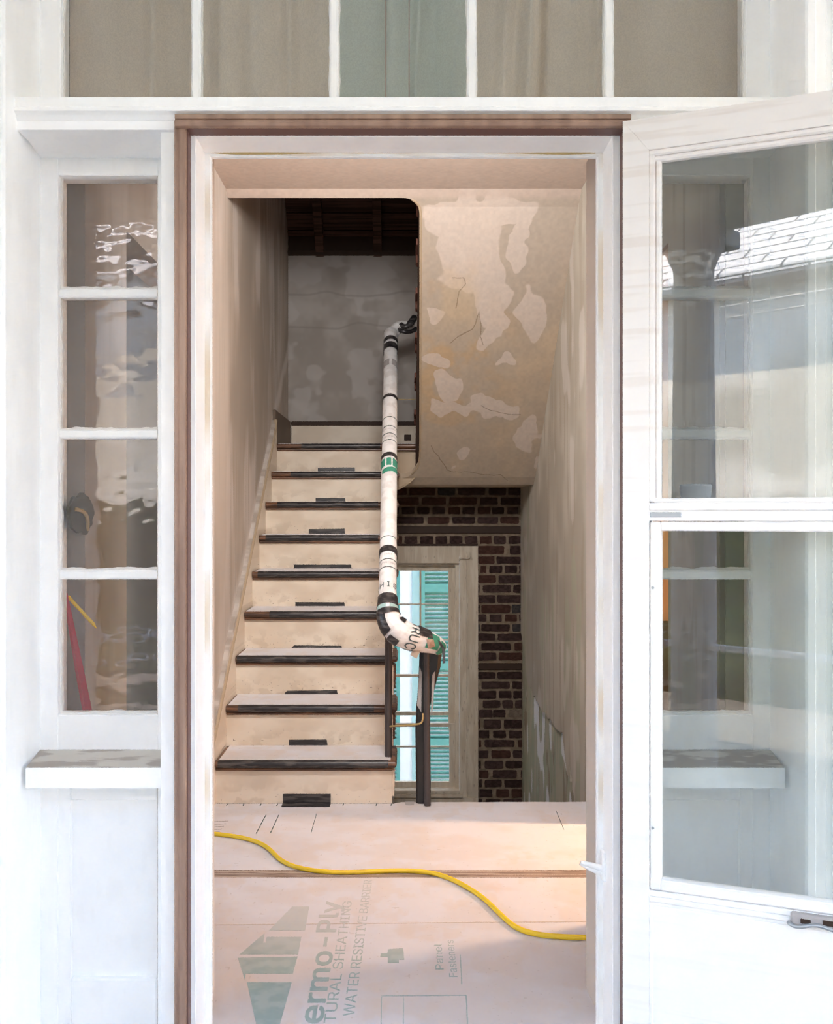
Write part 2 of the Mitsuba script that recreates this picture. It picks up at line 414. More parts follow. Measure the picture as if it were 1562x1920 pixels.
# ------------------------------------------------------------------ facade: walls and pilasters
for s, side in ((-1, 'left'), (1, 'right')):
    pts = [(.879, 2.2), (.884, 2.195), (.90, 2.195), (.903, 2.2), (.925, 2.2), (.928, 2.205), (.94, 2.205), (.944, 2.196), (.955, 2.196), (.96, 2.2), (1.30, 2.2), (1.30, 2.66), (.905, 2.66), (.905, 2.56), (.910, 2.50)]
    put(f'wall_front_{side}', extrude([(s * x, y) for x, y in pts], -0.45, 3.25, 'z'), 'm_white', label=f'white painted pilaster and panelled reveal on the {side} of the doorway', kind='structure')
put('wall_front_top', cbox(-1.29, 1.29, 2.30, 2.66, 2.80, 3.25), 'm_white', label='white front wall above the transom window', kind='structure')
bar = [(2.274, 2.205), (2.274, 2.183), (2.266, 2.179), (2.266, 2.171), (2.278, 2.166), (2.286, 2.158), (2.290, 2.157), (2.290, 2.137), (2.44, 2.137), (2.50, 2.17), (2.50, 2.205)]
put('trim_1', extrude(bar, -.889, .889, 'x'), 'm_white', label='white moulded transom bar above the doorway and sidelights', kind='structure')

# sidelights, built alike on both sides
for s, num, side in ((-1, 1, 'left'), (1, 2, 'right')):
    w = f'window_{num}'
    thing(w, f'{side} sidelight beside the doorway, four white framed panes over a sill and a recessed panel', kind='structure')
    def B(a, b, y0, y1, z0, z1, c=.002, s=s):
        return cbox(s * a, s * b, y0, y1, z0, z1, c)
    zt, zb = Z(330, 2.5), Z(1340, 2.5)
    put(w + '__stile', B(.866, .93, 2.495, 2.56, -.40, 2.16), 'm_white')
    put(w + '__stile', B(.53, .618, 2.495, 2.56, -.40, 2.16), 'm_white')
    put(w + '__top_rail', B(.615, .868, 2.497, 2.56, zt, 2.16), 'm_white')
    put(w + '__bottom_rail', B(.615, .868, 2.497, 2.56, .60, zb), 'm_white')
    zm = [Z(548.5, 2.5), Z(813.5, 2.5), Z(1078, 2.5)]
    for z in zm:
        put(w + '__muntin', B(.615, .868, 2.502, 2.545, z - .0115, z + .0115, .004), 'm_white')
    edges = [zt] + zm + [zb]
    for k in range(4):
        a, b = edges[k] - (.011 if k else 0), edges[k + 1] + (.011 if k < 3 else 0)
        put(w + '__pane', wavy_pane(s * .612, s * .87, b - .004, a + .004, 30 * num + k), 'm_glass', smooth=True)
        x0, x1 = sorted((s * .618, s * .866))
        lo = strip_wavy(x0, x1, DG - .001, b - .001, .007, .012, 3 + k + 7 * num)
        le = strip_wavy_v(b, a, DG - .001, x0 - .001, .005, .012, 11 + k + num)
        ri = strip_wavy_v(b, a, DG - .001, x1 + .001, -.004, .012, 21 + k + num)
        put(w + '__putty', cat(lo, le, ri), 'm_putty')
    put(w + '__sill', extrude([(s * .879, 2.316), (s * .566, 2.316), (s * .566, 2.50), (s * .912, 2.50)], .623, .670, 'z'), 'm_sill')
    put(w + '__soffit_board', extrude([(s * .890, 2.300), (s * .55, 2.300), (s * .55, 2.50), (s * .912, 2.50)], 2.146, 2.20, 'z'), 'm_white')
    # apron below the sill
    put(w + '__panel', B(.60, .89, 2.514, 2.56, -.40, .62), 'm_white')
    put(w + '__apron_stile', B(X(133, 2.5) * -1, .93, 2.497, 2.53, -.40, .62), 'm_white')
    put(w + '__apron_rail', B(.62, -X(133, 2.5), 2.497, 2.53, .543, .62), 'm_white')
    put(w + '__apron_rail', B(.62, -X(133, 2.5), 2.497, 2.53, -.40, Z(1835, 2.5), .004), 'm_white')
    # the post between sidelight and door frame
    put(f'trim_{1 + num}', cbox(s * .564, s * .500, 2.305, 2.60, -.45, 2.15), 'm_white', label=f'narrow white post between the {side} sidelight and the brown door casing', kind='structure')

# transom window
w = 'window_3'
thing(w, 'transom window of five tall panes above the doorway, backed by curtains', kind='structure')
mx = [X(p, 2.52) for p in (120, 370, 627, 884, 1140, 1392)]
put(w + '__stile', cbox(-.93, mx[0], 2.495, 2.56, 2.15, 2.82), 'm_white'); put(w + '__stile', cbox(mx[5], .93, 2.495, 2.56, 2.15, 2.82), 'm_white')
put(w + '__bottom_rail', cbox(mx[0] - .01, mx[5] + .01, 2.50, 2.545, 2.166, 2.212), 'm_white'); put(w + '__top_rail', cbox(mx[0] - .01, mx[5] + .01, 2.50, 2.56, 2.75, 2.82), 'm_white')
for k in range(5):
    a, b = mx[k] + (.0105 if k else 0), mx[k + 1] - (.0105 if k < 4 else 0)
    if k:
        put(w + '__muntin', cbox(mx[k] - .011, mx[k] + .011, 2.502, 2.545, 2.20, 2.76, .004), 'm_white')
    put(w + '__pane', sheet([(a - .004, DG, 2.20), (b + .004, DG, 2.20), (b + .004, DG, 2.76), (a - .004, DG, 2.76)]), 'm_glass')
    put(w + '__putty', cat(strip_wavy_v(2.205, 2.75, DG - .001, a - .001, .004, .012, 40 + k), strip_wavy_v(2.205, 2.75, DG - .001, b + .001, -.004, .012, 50 + k)), 'm_putty')


def curtain(x0, x1, y, z0, z1, seed, amp, folds):
    nx, nz = 160, 10
    xs, zs = np.linspace(x0, x1, nx), np.linspace(z0, z1, nz)
    gx, gz = np.meshgrid(xs, zs)
    lean = gx + 0.10 * (gz - z0) * (meshkit.noise(np.stack([gx * 5, gx * 0 + seed, gx * 0], -1)) - .5)
    off = np.zeros_like(gx)
    for c, wd, a in folds:
        off += a * np.exp(-((lean - c) / wd) ** 2)
    off += amp * (meshkit.fbm(np.stack([lean * 14, gz * 1.5, gx * 0 + seed], -1), 3) - .5)
    v = np.stack([gx, y - off, gz], -1).reshape(-1, 3)
    i, j = np.meshgrid(np.arange(nz - 1), np.arange(nx - 1), indexing='ij')
    q = np.stack([i * nx + j, i * nx + j + 1, (i + 1) * nx + j + 1, (i + 1) * nx + j], -1).reshape(-1, 4)
    return trimesh.Trimesh(v, np.vstack([q[:, [0, 1, 2]], q[:, [0, 2, 3]]]), process=False)


for x0, x1, m, lab, fl in ((-.88, -.178, 'm_curtain', 'beige curtain with soft folds behind the two left transom panes', [(-.66, .02, .03), (-.60, .03, -.02), (-.48, .03, .03), (-.39, .04, .04), (-.30, .02, .03), (-.22, .03, .02)]),
                           (-.176, .166, 'm_curtain_green', 'grey green curtain behind the middle transom pane', [(-.05, .03, .02), (.02, .012, .016), (.06, .02, -.015), (.12, .02, .015)]),
                           (.168, .88, 'm_curtain', 'beige curtain with one pale fold behind the two right transom panes', [(.25, .02, .02), (.315, .022, .05), (.345, .012, -.03), (.42, .05, .012), (.49, .012, .02)])):
    put('curtain', curtain(x0, x1, 2.625, 2.206, 2.80, x0, .02, fl), m, smooth=True, label=lab, cat='curtain')
put('curtain_001__selvage', cat(cbox(X(722, 2.6), X(724.5, 2.6), 2.598, 2.604, 2.21, 2.79), cbox(X(766, 2.6), X(768.5, 2.6), 2.598, 2.604, 2.21, 2.79)), 'm_plaster')

# ------------------------------------------------------------------ door frame
t = thing('trim_4', 'brown painted casing around the open doorway with chipped paint', kind='structure')
for s, nm in ((-1, 'left'), (1, 'right')):
    prof = [(.526, 2.27), (.526, 2.31), (.4985, 2.352), (.4985, 2.30), (.4985, 2.285), (.503, 2.274), (.508, 2.27)]
    prof = [(.527, 2.28), (.523, 2.272), (.518, 2.276), (.512, 2.272), (.505, 2.270), (.500, 2.274), (.4985, 2.282), (.4985, 2.352), (.527, 2.352)]
    put(t + '__casing', extrude([(s * x, y) for x, y in prof], -.45, 2.14, 'z'), 'm_brown', label=f'{nm} upright of the casing')
put(t + '__inner_return', cbox(-.4988, -.4955, 2.283, 2.352, -.45, 2.138, .001), 'm_maroon', label='dark maroon inner edge'); put(t + '__inner_return', cbox(.4955, .4988, 2.283, 2.352, -.45, 2.138, .001), 'm_maroon', label='dark maroon inner edge')  # redder inner return of the casing, its shade put into a darker colour
put(t + '__inner_return', cbox(-.497, .497, 2.270, 2.352, 2.1315, 2.1345, .001), 'm_maroon', label='dark maroon inner edge')
head = [(2.258, 2.160), (2.258, 2.150), (2.262, 2.148), (2.254, 2.145), (2.252, 2.139), (2.256, 2.133), (2.268, 2.132), (2.285, 2.1345), (2.313, 2.1365), (2.352, 2.1365), (2.352, 2.160)]
put(t + '__head', extrude(head, X(328, 2.26), X(1183, 2.26), 'x'), 'm_brown', label='moulded head of the casing')
t = thing('trim_5', 'white inner door frame with rusty yellow stains along its stop', kind='structure')
XL, XR = -.484, .478
put(t + '__jamb', cbox(-.55, XL, 2.312, 2.50, -.45, 2.14), 'm_jamb'); put(t + '__jamb', cbox(XR, .55, 2.312, 2.50, -.45, 2.14), 'm_jamb')
put(t + '__bead', cbox(.482, .4985, 2.318, 2.34, -.45, 2.134), 'm_white')
put(t + '__head', cbox(-.55, .55, 2.312, 2.432, 2.130, 2.155), 'm_jamb')
put(t + '__stop', cbox(-.49, -.470, 2.42, 2.442, -.45, 2.131, .003), 'm_jamb'); put(t + '__stop', cbox(.464, .49, 2.42, 2.442, -.45, 2.131, .003), 'm_jamb')
put(t + '__stop', cbox(-.489, .489, 2.42, 2.436, 2.121, 2.139, .003), 'm_jamb')
put(t + '__stain', cat(*[tube(spline([(x, 2.4195, 2.1325 - .0015 * q) for x, q in ((-.47, 0), (-.36, 1), (-.2, 0), (-.1, .5), (.1, 0), (.3, 1), (.46, 0))], 60), np.interp(np.linspace(0, 1, 60), [0, .08, .2, .3, .8, .92, 1], [.003, .0055, .005, .0026, .0022, .0055, .004]), 6)]), 'm_brass', label='rusty yellow stain along the head')
put('wall_front_reveal_left', extrude([(-.485, 2.50), (-.62, 2.50), (-.62, 2.655), (-.507, 2.655)], -.2, 2.19, 'z'), 'm_plaster', label='plastered inner reveal on the left of the doorway', kind='structure')
put('wall_front_reveal_right', extrude([(.486, 2.50), (.62, 2.50), (.62, 2.655), (.480, 2.655)], -.2, 2.19, 'z'), 'm_plaster', label='pinkish plastered inner reveal on the right of the doorway', kind='structure')
put('wall_front_lintel', cbox(-.62, .62, 2.545, 2.60, 2.192, 2.206), 'm_plaster', label='plastered underside above the doorway', kind='structure')

# white latch arm that sticks out of the right jamb
t = thing('latch_arm', 'white painted latch arm sticking out of the right door jamb', 'latch')
for k, (dz, dy) in enumerate(((0, 0), (-.012, .006))):
    P = [at(1140, 1632, 2.40) + [0, dy, dz], at(1128, 1628, 2.395) + [0, dy, dz], at(1105, 1621, 2.39) + [0, dy, dz * .8], at(1089, 1617, 2.39) + [0, dy, dz * .3]]
    put(t + '__blade', tube(spline(P, 12), np.linspace(.009, .005, 12), 8), 'm_white', smooth=True)
put(t + '__plate', cbox(.470, .479, 2.385, 2.415, Z(1650, 2.4), Z(1595, 2.4)), 'm_white')

# ------------------------------------------------------------------ the open door leaf
TH = math.radians(22.6)
LEAF = T().translate([.489, 2.25, 0]).rotate([0, 0, 1], -22.6)
LM = np.array([[math.cos(TH), math.sin(TH), 0, .489], [-math.sin(TH), math.cos(TH), 0, 2.25], [0, 0, 1, 0], [0, 0, 0, 1.0]])


def leafput(key, m, bsdf, **k):
    m = m.copy(); m.apply_transform(LM)
    return put(key, m, bsdf, **k)


def zl(py, s):
    return Z(py, 2.25 - s * math.sin(TH))


t = thing('door_1', 'open white glazed door leaf hinged on the right of the doorway', kind='structure')
W, ZT, ZG, ZB = .95, 2.14, zl(282, .058), .02
put_s = [(0, ZB), (.058, ZB), (.058, ZG - .002), (0, ZT)]
leafput(t + '__stile', extrude([(0, ZB), (.058, ZB), (.058, 2.068), (0, ZT)], 0, .038, 'y'), 'm_leaf')
leafput(t + '__stile', extrude([(W, ZB), (W - .058, ZB), (W - .058, 2.068), (W, ZT)], 0, .038, 'y'), 'm_leaf')
leafput(t + '__top_rail', extrude([(0, ZT + .0005), (.058, 2.0685), (W - .058, 2.0685), (W, ZT + .0005)], .0005, .038, 'y'), 'm_leaf')
zu, zlo = zl(934, .09), zl(995.5, .09)
leafput(t + '__lock_rail', cat(cbox(.056, W - .056, .004, .036, zu - .010, zu - .028, .003), cbox(.056, W - .056, .001, .036, zlo + .022, zu - .0285, .002)), 'm_leaf')
zb = zl(1651, .0826)
# upper sash beads
leafput(t + '__sash_bead', cat(cbox(.058, .070, .004, .03, zu - .008, 2.070), cbox(.070, .083, .010, .03, zu - .004, 2.06, .004)), 'm_leaf')
leafput(t + '__sash_bead', cat(cbox(.056, W - .056, .003, .03, 2.056, 2.0695, .003), cbox(.062, W - .062, .008, .03, 2.043, 2.0565, .004)), 'm_leaf')
leafput(t + '__sash_bead', cat(cbox(W - .070, W - .058, .004, .03, zu - .008, 2.070), cbox(W - .083, W - .070, .010, .03, zu - .004, 2.06, .004)), 'm_leaf')
leafput(t + '__sash_bead', cbox(.066, W - .066, .006, .03, zu - .0105, zu, .004), 'm_leaf')
leafput(t + '__pane', sheet([(.07, .022, zu - .005), (W - .07, .022, zu - .005), (W - .07, .022, 2.05), (.07, .022, 2.05)]), 'm_glass_old')
leafput(t + '__added_pane', sheet([(.07, .029, zu - .005), (W - .07, .029, zu - .005), (W - .07, .029, 2.05), (.07, .029, 2.05)]), 'm_glass')  # second pane added to strengthen the reflection
# lower sash: its own frame
for a, b in ((.060, .0835), (W - .0835, W - .060)):
    leafput(t + '__lower_sash_stile', cbox(a, b, .002, .034, zb - .024, zlo + .021, .003), 'm_leaf')
leafput(t + '__lower_sash_rail', cbox(.0825, W - .0825, .0025, .034, zlo, zlo + .021, .003), 'm_leaf'); leafput(t + '__lower_sash_rail', cbox(.0825, W - .0825, .0025, .034, zb - .024, zb, .003), 'm_leaf')
leafput(t + '__lower_pane', sheet([(.08, .024, zb - .005), (W - .08, .024, zb - .005), (W - .08, .024, zlo + .005), (.08, .024, zlo + .005)]), 'm_glass_old')
leafput(t + '__bottom_rail', cat(cbox(.056, W - .056, .006, .036, zb - .040, zb - .0265, .002), cbox(.056, W - .056, .002, .036, zb - .052, zb - .0405, .003), cbox(.056, W - .056, .008, .036, zb - .062, zb - .053, .003)), 'm_leaf')
leafput(t + '__panel', cbox(.064, W - .064, .008, .030, ZB + .07, zb - .061, .002), 'm_leaf')
leafput(t + '__panel_bead', cat(cbox(.057, .066, .004, .03, ZB + .07, zb - .060, .003), cbox(W - .066, W - .057, .004, .03, ZB + .07, zb - .060, .003)), 'm_leaf')
leafput(t + '__kick_rail', cbox(.056, W - .056, .001, .037, ZB, ZB + .075), 'm_leaf')
leafput(t + '__latch_plate', cbox(.0605, .128, -.001, .012, zl(970, .09), zl(960.5, .09), .001), 'm_steel', label='grey metal latch plate on the lock rail')
zq = zl(1728, .40)
lat = [cbox(.352, .455, -.010, .01, zq - .010, zq + .014, .004), tube(spline([(.348, -.012, zq - .004), (.372, -.022, zq - .007), (.40, -.018, zq - .001), (.43, -.020, zq - .004), (.455, -.014, zq - .003)], 20), .0045, 8)]
leafput(t + '__latch', cat(lat[0]), 'm_mark', label='worn latch box'); leafput(t + '__latch_slot', cat(cbox(.372, .392, -.0115, 0, zq - .004, zq + .006, .001), cbox(.415, .445, -.0115, 0, zq - .002, zq + .009, .001)), 'm_darkwood'); leafput(t + '__latch_lever', lat[1], 'm_steel', smooth=True, label='worn metal latch lever')
for py in (1102, 1553):
    leafput(t + '__screw', tube([(.066, .000, zl(py, .066)), (.066, .004, zl(py, .066))], .0035, 8), 'm_steel')
cup = trimesh.creation.revolve([(0, 0), (.030, 0), (.036, .046), (.033, .050), (.030, .046), (.026, .003), (0, .003)], sections=24)
cup.apply_translation((.150, .075, zu - .018))
leafput('cup', cup, 'm_smear', smooth=40, label='small whitish cup on the ledge behind the upper door glass', cat='cup')
ledge = cbox(.07, W - .07, .037, .115, zu - .034, zu - .018); leafput(t + '__ledge', ledge, 'm_leaf')

# ------------------------------------------------------------------ hall shell
LW, RW = -.85, .85
def wall_with_door(key, x0, x1, d0, d1, a, b, zdoor, m, label):
    poly = sbox(d0, -1.9, d1, 7.2).difference(sbox(a, 0, b, zdoor))
    # only the stairwell part rises above the ceiling
    poly = poly.difference(sbox(d0 - 1, 2.83, 4.70, 9))
    return put(key, extrude(poly, x0, x1, 'x'), m, label=label, kind='structure')


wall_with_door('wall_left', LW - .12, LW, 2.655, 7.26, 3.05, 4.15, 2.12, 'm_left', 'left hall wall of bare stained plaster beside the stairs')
hole = None
put('wall_right', extrude(sbox(2.655, -1.9, 7.26, 7.2).difference(sbox(3.18, 0, 4.05, 2.12)).difference(sbox(2, 2.83, 4.7, 9)), RW, RW + .12, 'x'), 'm_green', label='right hall wall with old green paint where the plaster has fallen off', kind='structure')
# the plaster coat of the right wall, broken off along its lower edge
n = 60
ds = np.linspace(4.1, 7.25, n)
base = np.interp(ds, [4.1, 4.75, 4.92, 5.2, 5.32, 5.6, 6.3, 6.9, 7.0, 7.25], [-1.8, -1.8, -.17, -.05, .08, .06, .06, .12, .28, .40])
base = base + .07 * (meshkit.fbm(np.stack([ds * 9, ds * 0, ds * 0], 1), 3) - .5)
poly = Polygon([(d, z) for d, z in zip(ds, base)] + [(7.25, 3.3), (4.1, 3.3)]).buffer(0)
poly = poly.union(sbox(2.66, -.2, 4.12, 2.83)).difference(sbox(3.18, -.3, 4.05, 2.12)).difference(sbox(2, 2.83, 4.7, 9)).difference(Polygon([(5.02, -.06), (5.10, -.02), (5.05, -.2), (4.98, -.3)]))
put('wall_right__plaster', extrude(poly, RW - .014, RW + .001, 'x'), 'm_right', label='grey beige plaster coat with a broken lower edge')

# hall floor and lower stairwell
put('floor', extrude([(-.51, 2.36), (.51, 2.36), (.51, 2.66), (.97, 2.66), (.97, 4.385), (-.97, 4.385), (-.97, 2.66), (-.51, 2.66)], -.26, -.007, 'z'), 'm_darkwood', label='hall floor under the protective boards', kind='structure')
put('floor_lower', cbox(-.97, .97, 4.385, 7.6, -1.95, -1.85), 'm_plaster', label='floor of the lower stairwell', kind='structure')
put('wall_lower', cbox(-.97, .97, 4.2, 4.384, -1.9, -.26), 'm_plaster', label='wall below the edge of the hall floor', kind='structure')

# ceiling, opening, sloped soffit: one curved sheet of plaster
D1, S0, S1, ZC, ZS = 4.79, 4.82, 6.50, 2.80, 1.452
def zsoff(d):
    d = np.asarray(d, float)
    z = np.interp(d, [0, 4.74, 4.84, 6.44, 6.52, 9], [ZC, ZC, ZC - .055, ZS + .045, ZS, ZS])
    return z
def xedge(d):
    return np.interp(d, [4.79, 6.4], [.074, .094])
cut = []
r = .085
for k in range(13):
    a = math.pi / 2 * k / 12
    cut.append((xedge(4.88) - r + r * math.sin(a), D1 + r - r * math.cos(a)))
low = [at(p, 0, d)[:2] for p, d in ((788, 6.20), (787.5, 6.28), (785, 6.345), (780, 6.385), (772, 6.42), (762, 6.442), (743, 6.46))]
hole = Polygon([(-.99, D1)] + cut + [tuple(q) for q in low] + [(-.99, 6.46)])
slabs = []
ys = np.unique(np.concatenate([[2.655, 4.60, 4.70], np.linspace(4.72, 4.92, 11), np.linspace(4.95, 6.40, 12), np.linspace(6.42, 6.56, 8), [7.25]]))
full = sbox(-.86, 2.655, .86, 7.25).difference(hole)
vv, ff, nv = [], [], 0
for y0, y1 in zip(ys[:-1], ys[1:]):
    g = full.intersection(sbox(-2, y0, 2, y1))
    for q in getattr(g, 'geoms', [g]):
        if q.area < 1e-9 or q.geom_type != 'Polygon':
            continue
        m = trimesh.creation.extrude_polygon(q, 1.0, engine='earcut')
        v = np.array(m.vertices); top = v[:, 2] > .5
        v[:, 2] = zsoff(v[:, 1]) + np.where(top, .03, 0)
        vv.append(v); ff.append(m.faces + nv); nv += len(v)
put('ceiling', trimesh.Trimesh(np.vstack(vv), np.vstack(ff), process=False), 'm_soffit', label='patched and stained plaster ceiling sloping down under the upper stair flight', kind='structure')
edge = [(-.85, D1)] + cut + [tuple(q) for q in low]
E = np.array([(x, y, float(zsoff(y)) + .002) for x, y in edge])
E = np.vstack([np.linspace(E[0], E[1], 10), E[2:]])
E2 = []
for a, b in zip(E[:-1], E[1:]):
    E2 += list(np.linspace(a, b, max(2, int(np.linalg.norm(b - a) / .02)) + 1)[:-1])
E2 = np.array(E2 + [E[-1]])
put('ceiling__bead', tube(E2[E2[:, 0] > .03], .007, 8), 'm_tan', smooth=True, label='rounded tan bead along the edge of the opening')
put('ceiling__edge_plaster', extrude(Polygon([(-.86, D1 - .004), (.0, D1 - .004), (.0, D1 + .03), (-.86, D1 + .03)]), ZC - .002, ZC + .14, 'z'), 'm_plaster')

# house shell above and beside the hall
put('ceiling_hall_slab', cbox(-4.2, 4.2, 2.31, 4.70, 2.832, 2.95), 'm_plaster', label='floor construction above the hall', kind='structure')
put('wall_stairwell', cbox(-.97, .97, 4.66, 4.76, 2.95, 7.2), 'm_grey', label='wall above the ceiling opening', kind='structure')
put('wall_back', cat(extrude(sbox(-.86, 1.44, .86, 3.14), 7.262, 7.55, 'y')), 'm_grey', label='grey mottled plaster wall behind the stair landing', kind='structure')

# brick wall around the back window
DB = 7.25
wx0, wx1, wz0, wz1 = -.30, .5255, -.86, Z(1024, 7.24)
wb = extrude(sbox(-.97, -1.9, .97, 1.45).difference(sbox(wx0 + .02, wz0, wx1 - .02, wz1 - .02)), DB + .008, 7.55, 'y')
put('wall_brick', wb, 'm_mortar', label='dark red brick wall with pale mortar around the back window', kind='structure')
rows = []
c5 = lambda u, v: (730 + u / 5.785, 900 + v / 5.785)
c6 = lambda u, v: (880 + u / 5.908, 1190 + v / 5.908)
R5 = [(85, 165, [(30, 190), (215, 500), (525, 715), (745, 1040), (1080, 1265), (1290, 1425)]), (190, 270, [(60, 320), (355, 615), (650, 950), (985, 1175), (1210, 1425)]),
      (295, 370, [(0, 105), (135, 275), (305, 435), (470, 605), (640, 770), (795, 925), (960, 1095), (1115, 1245), (1280, 1400)]), (400, 472, [(50, 375), (415, 650), (685, 930), (960, 1180), (1205, 1405)]),
      (610, 690, [(20, 140), (165, 305), (335, 475), (500, 625), (655, 795), (820, 955), (985, 1110), (1135, 1265), (1295, 1430)]),
      (715, 805, [(962, 1245), (1310, 1430)]), (830, 905, [(962, 1140), (1165, 1430)]), (930, 1005, [(990, 1050), (1085, 1225), (1255, 1385), (1410, 1438)]), (1035, 1115, [(962, 1155), (1185, 1438)]),
      (1140, 1220, [(962, 980), (1015, 1320), (1345, 1440)]), (1250, 1330, [(962, 1150), (1170, 1440)]), (1355, 1440, [(962, 980), (1000, 1310), (1330, 1440)]), (1460, 1535, [(962, 1055), (1090, 1220), (1255, 1385), (1410, 1440)]),
      (1565, 1640, [(962, 980), (1000, 1305), (1335, 1440)]), (1668, 1742, [(962, 1150), (1175, 1442)])]
R6 = [(95, 175, [(135, 460), (500, 590)]), (200, 285, [(100, 300), (330, 590)]), (415, 490, [(100, 290), (310, 590)]), (520, 600, [(135, 450), (480, 590)]), (625, 705, [(100, 300), (330, 468), (488, 590)]),
      (730, 810, [(150, 345), (368, 485), (510, 600)]), (835, 915, [(105, 255), (265, 400), (440, 590)]), (945, 1040, [(105, 120), (160, 350), (385, 605)]), (1065, 1145, [(105, 220), (265, 405), (440, 610)]),
      (1170, 1245, [(105, 130), (170, 500), (540, 612)]), (1285, 1365, [(105, 210), (245, 455), (485, 615)]), (1400, 1480, [(105, 130), (170, 375), (400, 615)]), (1505, 1585, [(110, 210), (260, 525), (570, 615)]),
      (1610, 1690, [(110, 140), (170, 360), (390, 615)]), (1715, 1800, [(110, 255), (300, 440), (470, 625)]), (1825, 1900, [(105, 140), (180, 345), (375, 625)]), (1930, 2005, [(110, 250), (290, 520), (550, 625)])]
for R, cf in ((R5, c5), (R6, c6)):
    for v0, v1, us in R:
        for u0, u1 in us:
            (px0, py0), (px1, py1) = cf(u0, v0), cf(u1, v1)
            x0, x1, z1, z0 = X(px0, DB), min(X(px1, DB), .846), Z(py0, DB), Z(py1, DB)
            if px0 > 890 - 2 and x0 < wx1 + .004 and z1 < wz1:
                x0 = wx1 + .004
            if x1 - x0 < .008:
                continue
            nn = 7; jit = lambda: RNG.uniform(-.0022, .0022)
            a = [(x0 + (x1 - x0) * q + jit(), z0 + jit()) for q in np.linspace(.04, .96, 4)] + [(x1 + jit(), z0 + (z1 - z0) * q) for q in (.15, .5, .85)]
            a += [(x0 + (x1 - x0) * q + jit(), z1 + jit()) for q in np.linspace(.96, .04, 4)] + [(x0 + jit(), z0 + (z1 - z0) * q) for q in (.85, .5, .15)]
            pale = cf is c6 and v0 == 835 and u0 == 440
            k = 'm_brick_pale' if pale else ['m_brick_dark', 'm_brick_red', 'm_brick_violet', 'm_brick_dark', 'm_brick_dark', 'm_brick_violet', 'm_brick_violet', 'm_brick_red', 'm_brick_red', 'm_brick_dark', 'm_brick_violet', 'm_brick_red', 'm_brick_blue'][RNG.integers(13)]
            put('wall_brick__brick', extrude(a, DB + RNG.uniform(-.006, .002), DB + .02, 'y'), k)
put('wall_brick__timber', cbox(-.2, .846, DB - .006, DB + .03, Z(1000.5, DB), Z(986.5, DB), .004), 'm_darkwood', label='dark timber built into the brickwork above the window')
put('wall_brick__timber', cbox(wx1 + .002, .846, DB - .006, DB + .03, Z(1256, DB), Z(1243.5, DB), .004), 'm_darkwood', label='dark timber built into the brickwork beside the window')
put('wall_brick__timber', cbox(-.2, wx1, DB - .004, DB + .03, Z(1023.6, DB), Z(1019.5, DB), .001), 'm_darkwood', label='dark lintel edge above the window casing')

# the back window
w = 'window_4'
thing(w, 'old double hung window with cream frame in the brick wall beside the stairs', kind='structure')
dc = 7.225
def hz(py, d=dc): return Z(py, d)
xi = X(862, dc)
put(w + '__casing', extrude([(wx1, wz0), (wx1, wz1), (xi, hz(1056)), (xi, wz0)], dc, dc + .06, 'y'), 'm_frame')
put(w + '__casing', extrude([(wx0, wz0), (wx0, wz1), (-.30 + (wx1 - xi), hz(1056)), (-.30 + (wx1 - xi), wz0)], dc, dc + .06, 'y'), 'm_frame')
put(w + '__head_casing', extrude([(wx0, wz1), (wx1, wz1), (xi, hz(1056)), (-.30 + wx1 - xi, hz(1056))], dc - .0005, dc + .06, 'y'), 'm_frame')
put(w + '__casing_bead', cbox(X(874, dc), X(877.5, dc), dc - .007, dc + .01, wz0, hz(1035), .002), 'm_frame')
put(w + '__casing_edge', cbox(xi - .004, xi + .002, dc - .010, dc + .02, wz0, hz(1042), .001), 'm_plain_white', label='thin white edge strip')
put(w + '__hook', tube(spline([at(861, 1051, dc - .012), at(865, 1046.5, dc - .02), at(880, 1046, dc - .02), at(882, 1038, dc - .015), at(885, 1049, dc - .012)], 24), .005, 6), 'm_frame', smooth=True, label='bent curtain hook on the casing corner')
ds_ = 7.33
xg0, xm, xg1 = -.098, .111, X(841, ds_)
put(w + '__jamb', cbox(X(853.5, 7.27), xi, 7.265, 7.40, wz0, hz(1050)), 'm_frame'); put(w + '__jamb', cbox(-.30 + wx1 - xi, xg0 - .05, 7.265, 7.40, wz0, hz(1050)), 'm_frame')
put(w + '__head', cbox(-.30 + wx1 - xi, xi, 7.27, 7.40, Z(1060, 7.27), wz1 - .01), 'm_frame')
zs = {p: Z(p, ds_) for p in (1070, 1133, 1200, 1267, 1335, 1341.5, 1357, 1363, 1401, 1466)}
put(w + '__upper_sash_stile', cbox(xg1, X(853, ds_) + .01, ds_, ds_ + .035, Z(1368, ds_), Z(1058, ds_)), 'm_frame'); put(w + '__upper_sash_stile', cbox(xg0 - .05, xg0, ds_, ds_ + .035, Z(1368, ds_), Z(1058, ds_)), 'm_frame')
put(w + '__upper_sash_rail', cbox(xg0 - .04, xg1 + .01, ds_, ds_ + .034, zs[1070], Z(1058, ds_)), 'm_frame'); put(w + '__upper_sash_rail', cbox(xg0 - .04, xg1 + .01, ds_, ds_ + .034, zs[1341.5], zs[1335]), 'm_frame')
for p in (1133, 1200, 1267):
    put(w + '__muntin', cbox(xg0 - .005, xg1 + .005, ds_ + .004, ds_ + .03, zs[p] - (.004 if p < 1260 else .009), zs[p] + (.004 if p < 1260 else .009), .002), 'm_frame')
put(w + '__muntin', cbox(xm - .0065, xm + .0065, ds_ + .004, ds_ + .03, zs[1335] - .005, zs[1070] + .005, .002), 'm_frame')
dl = ds_ - .04
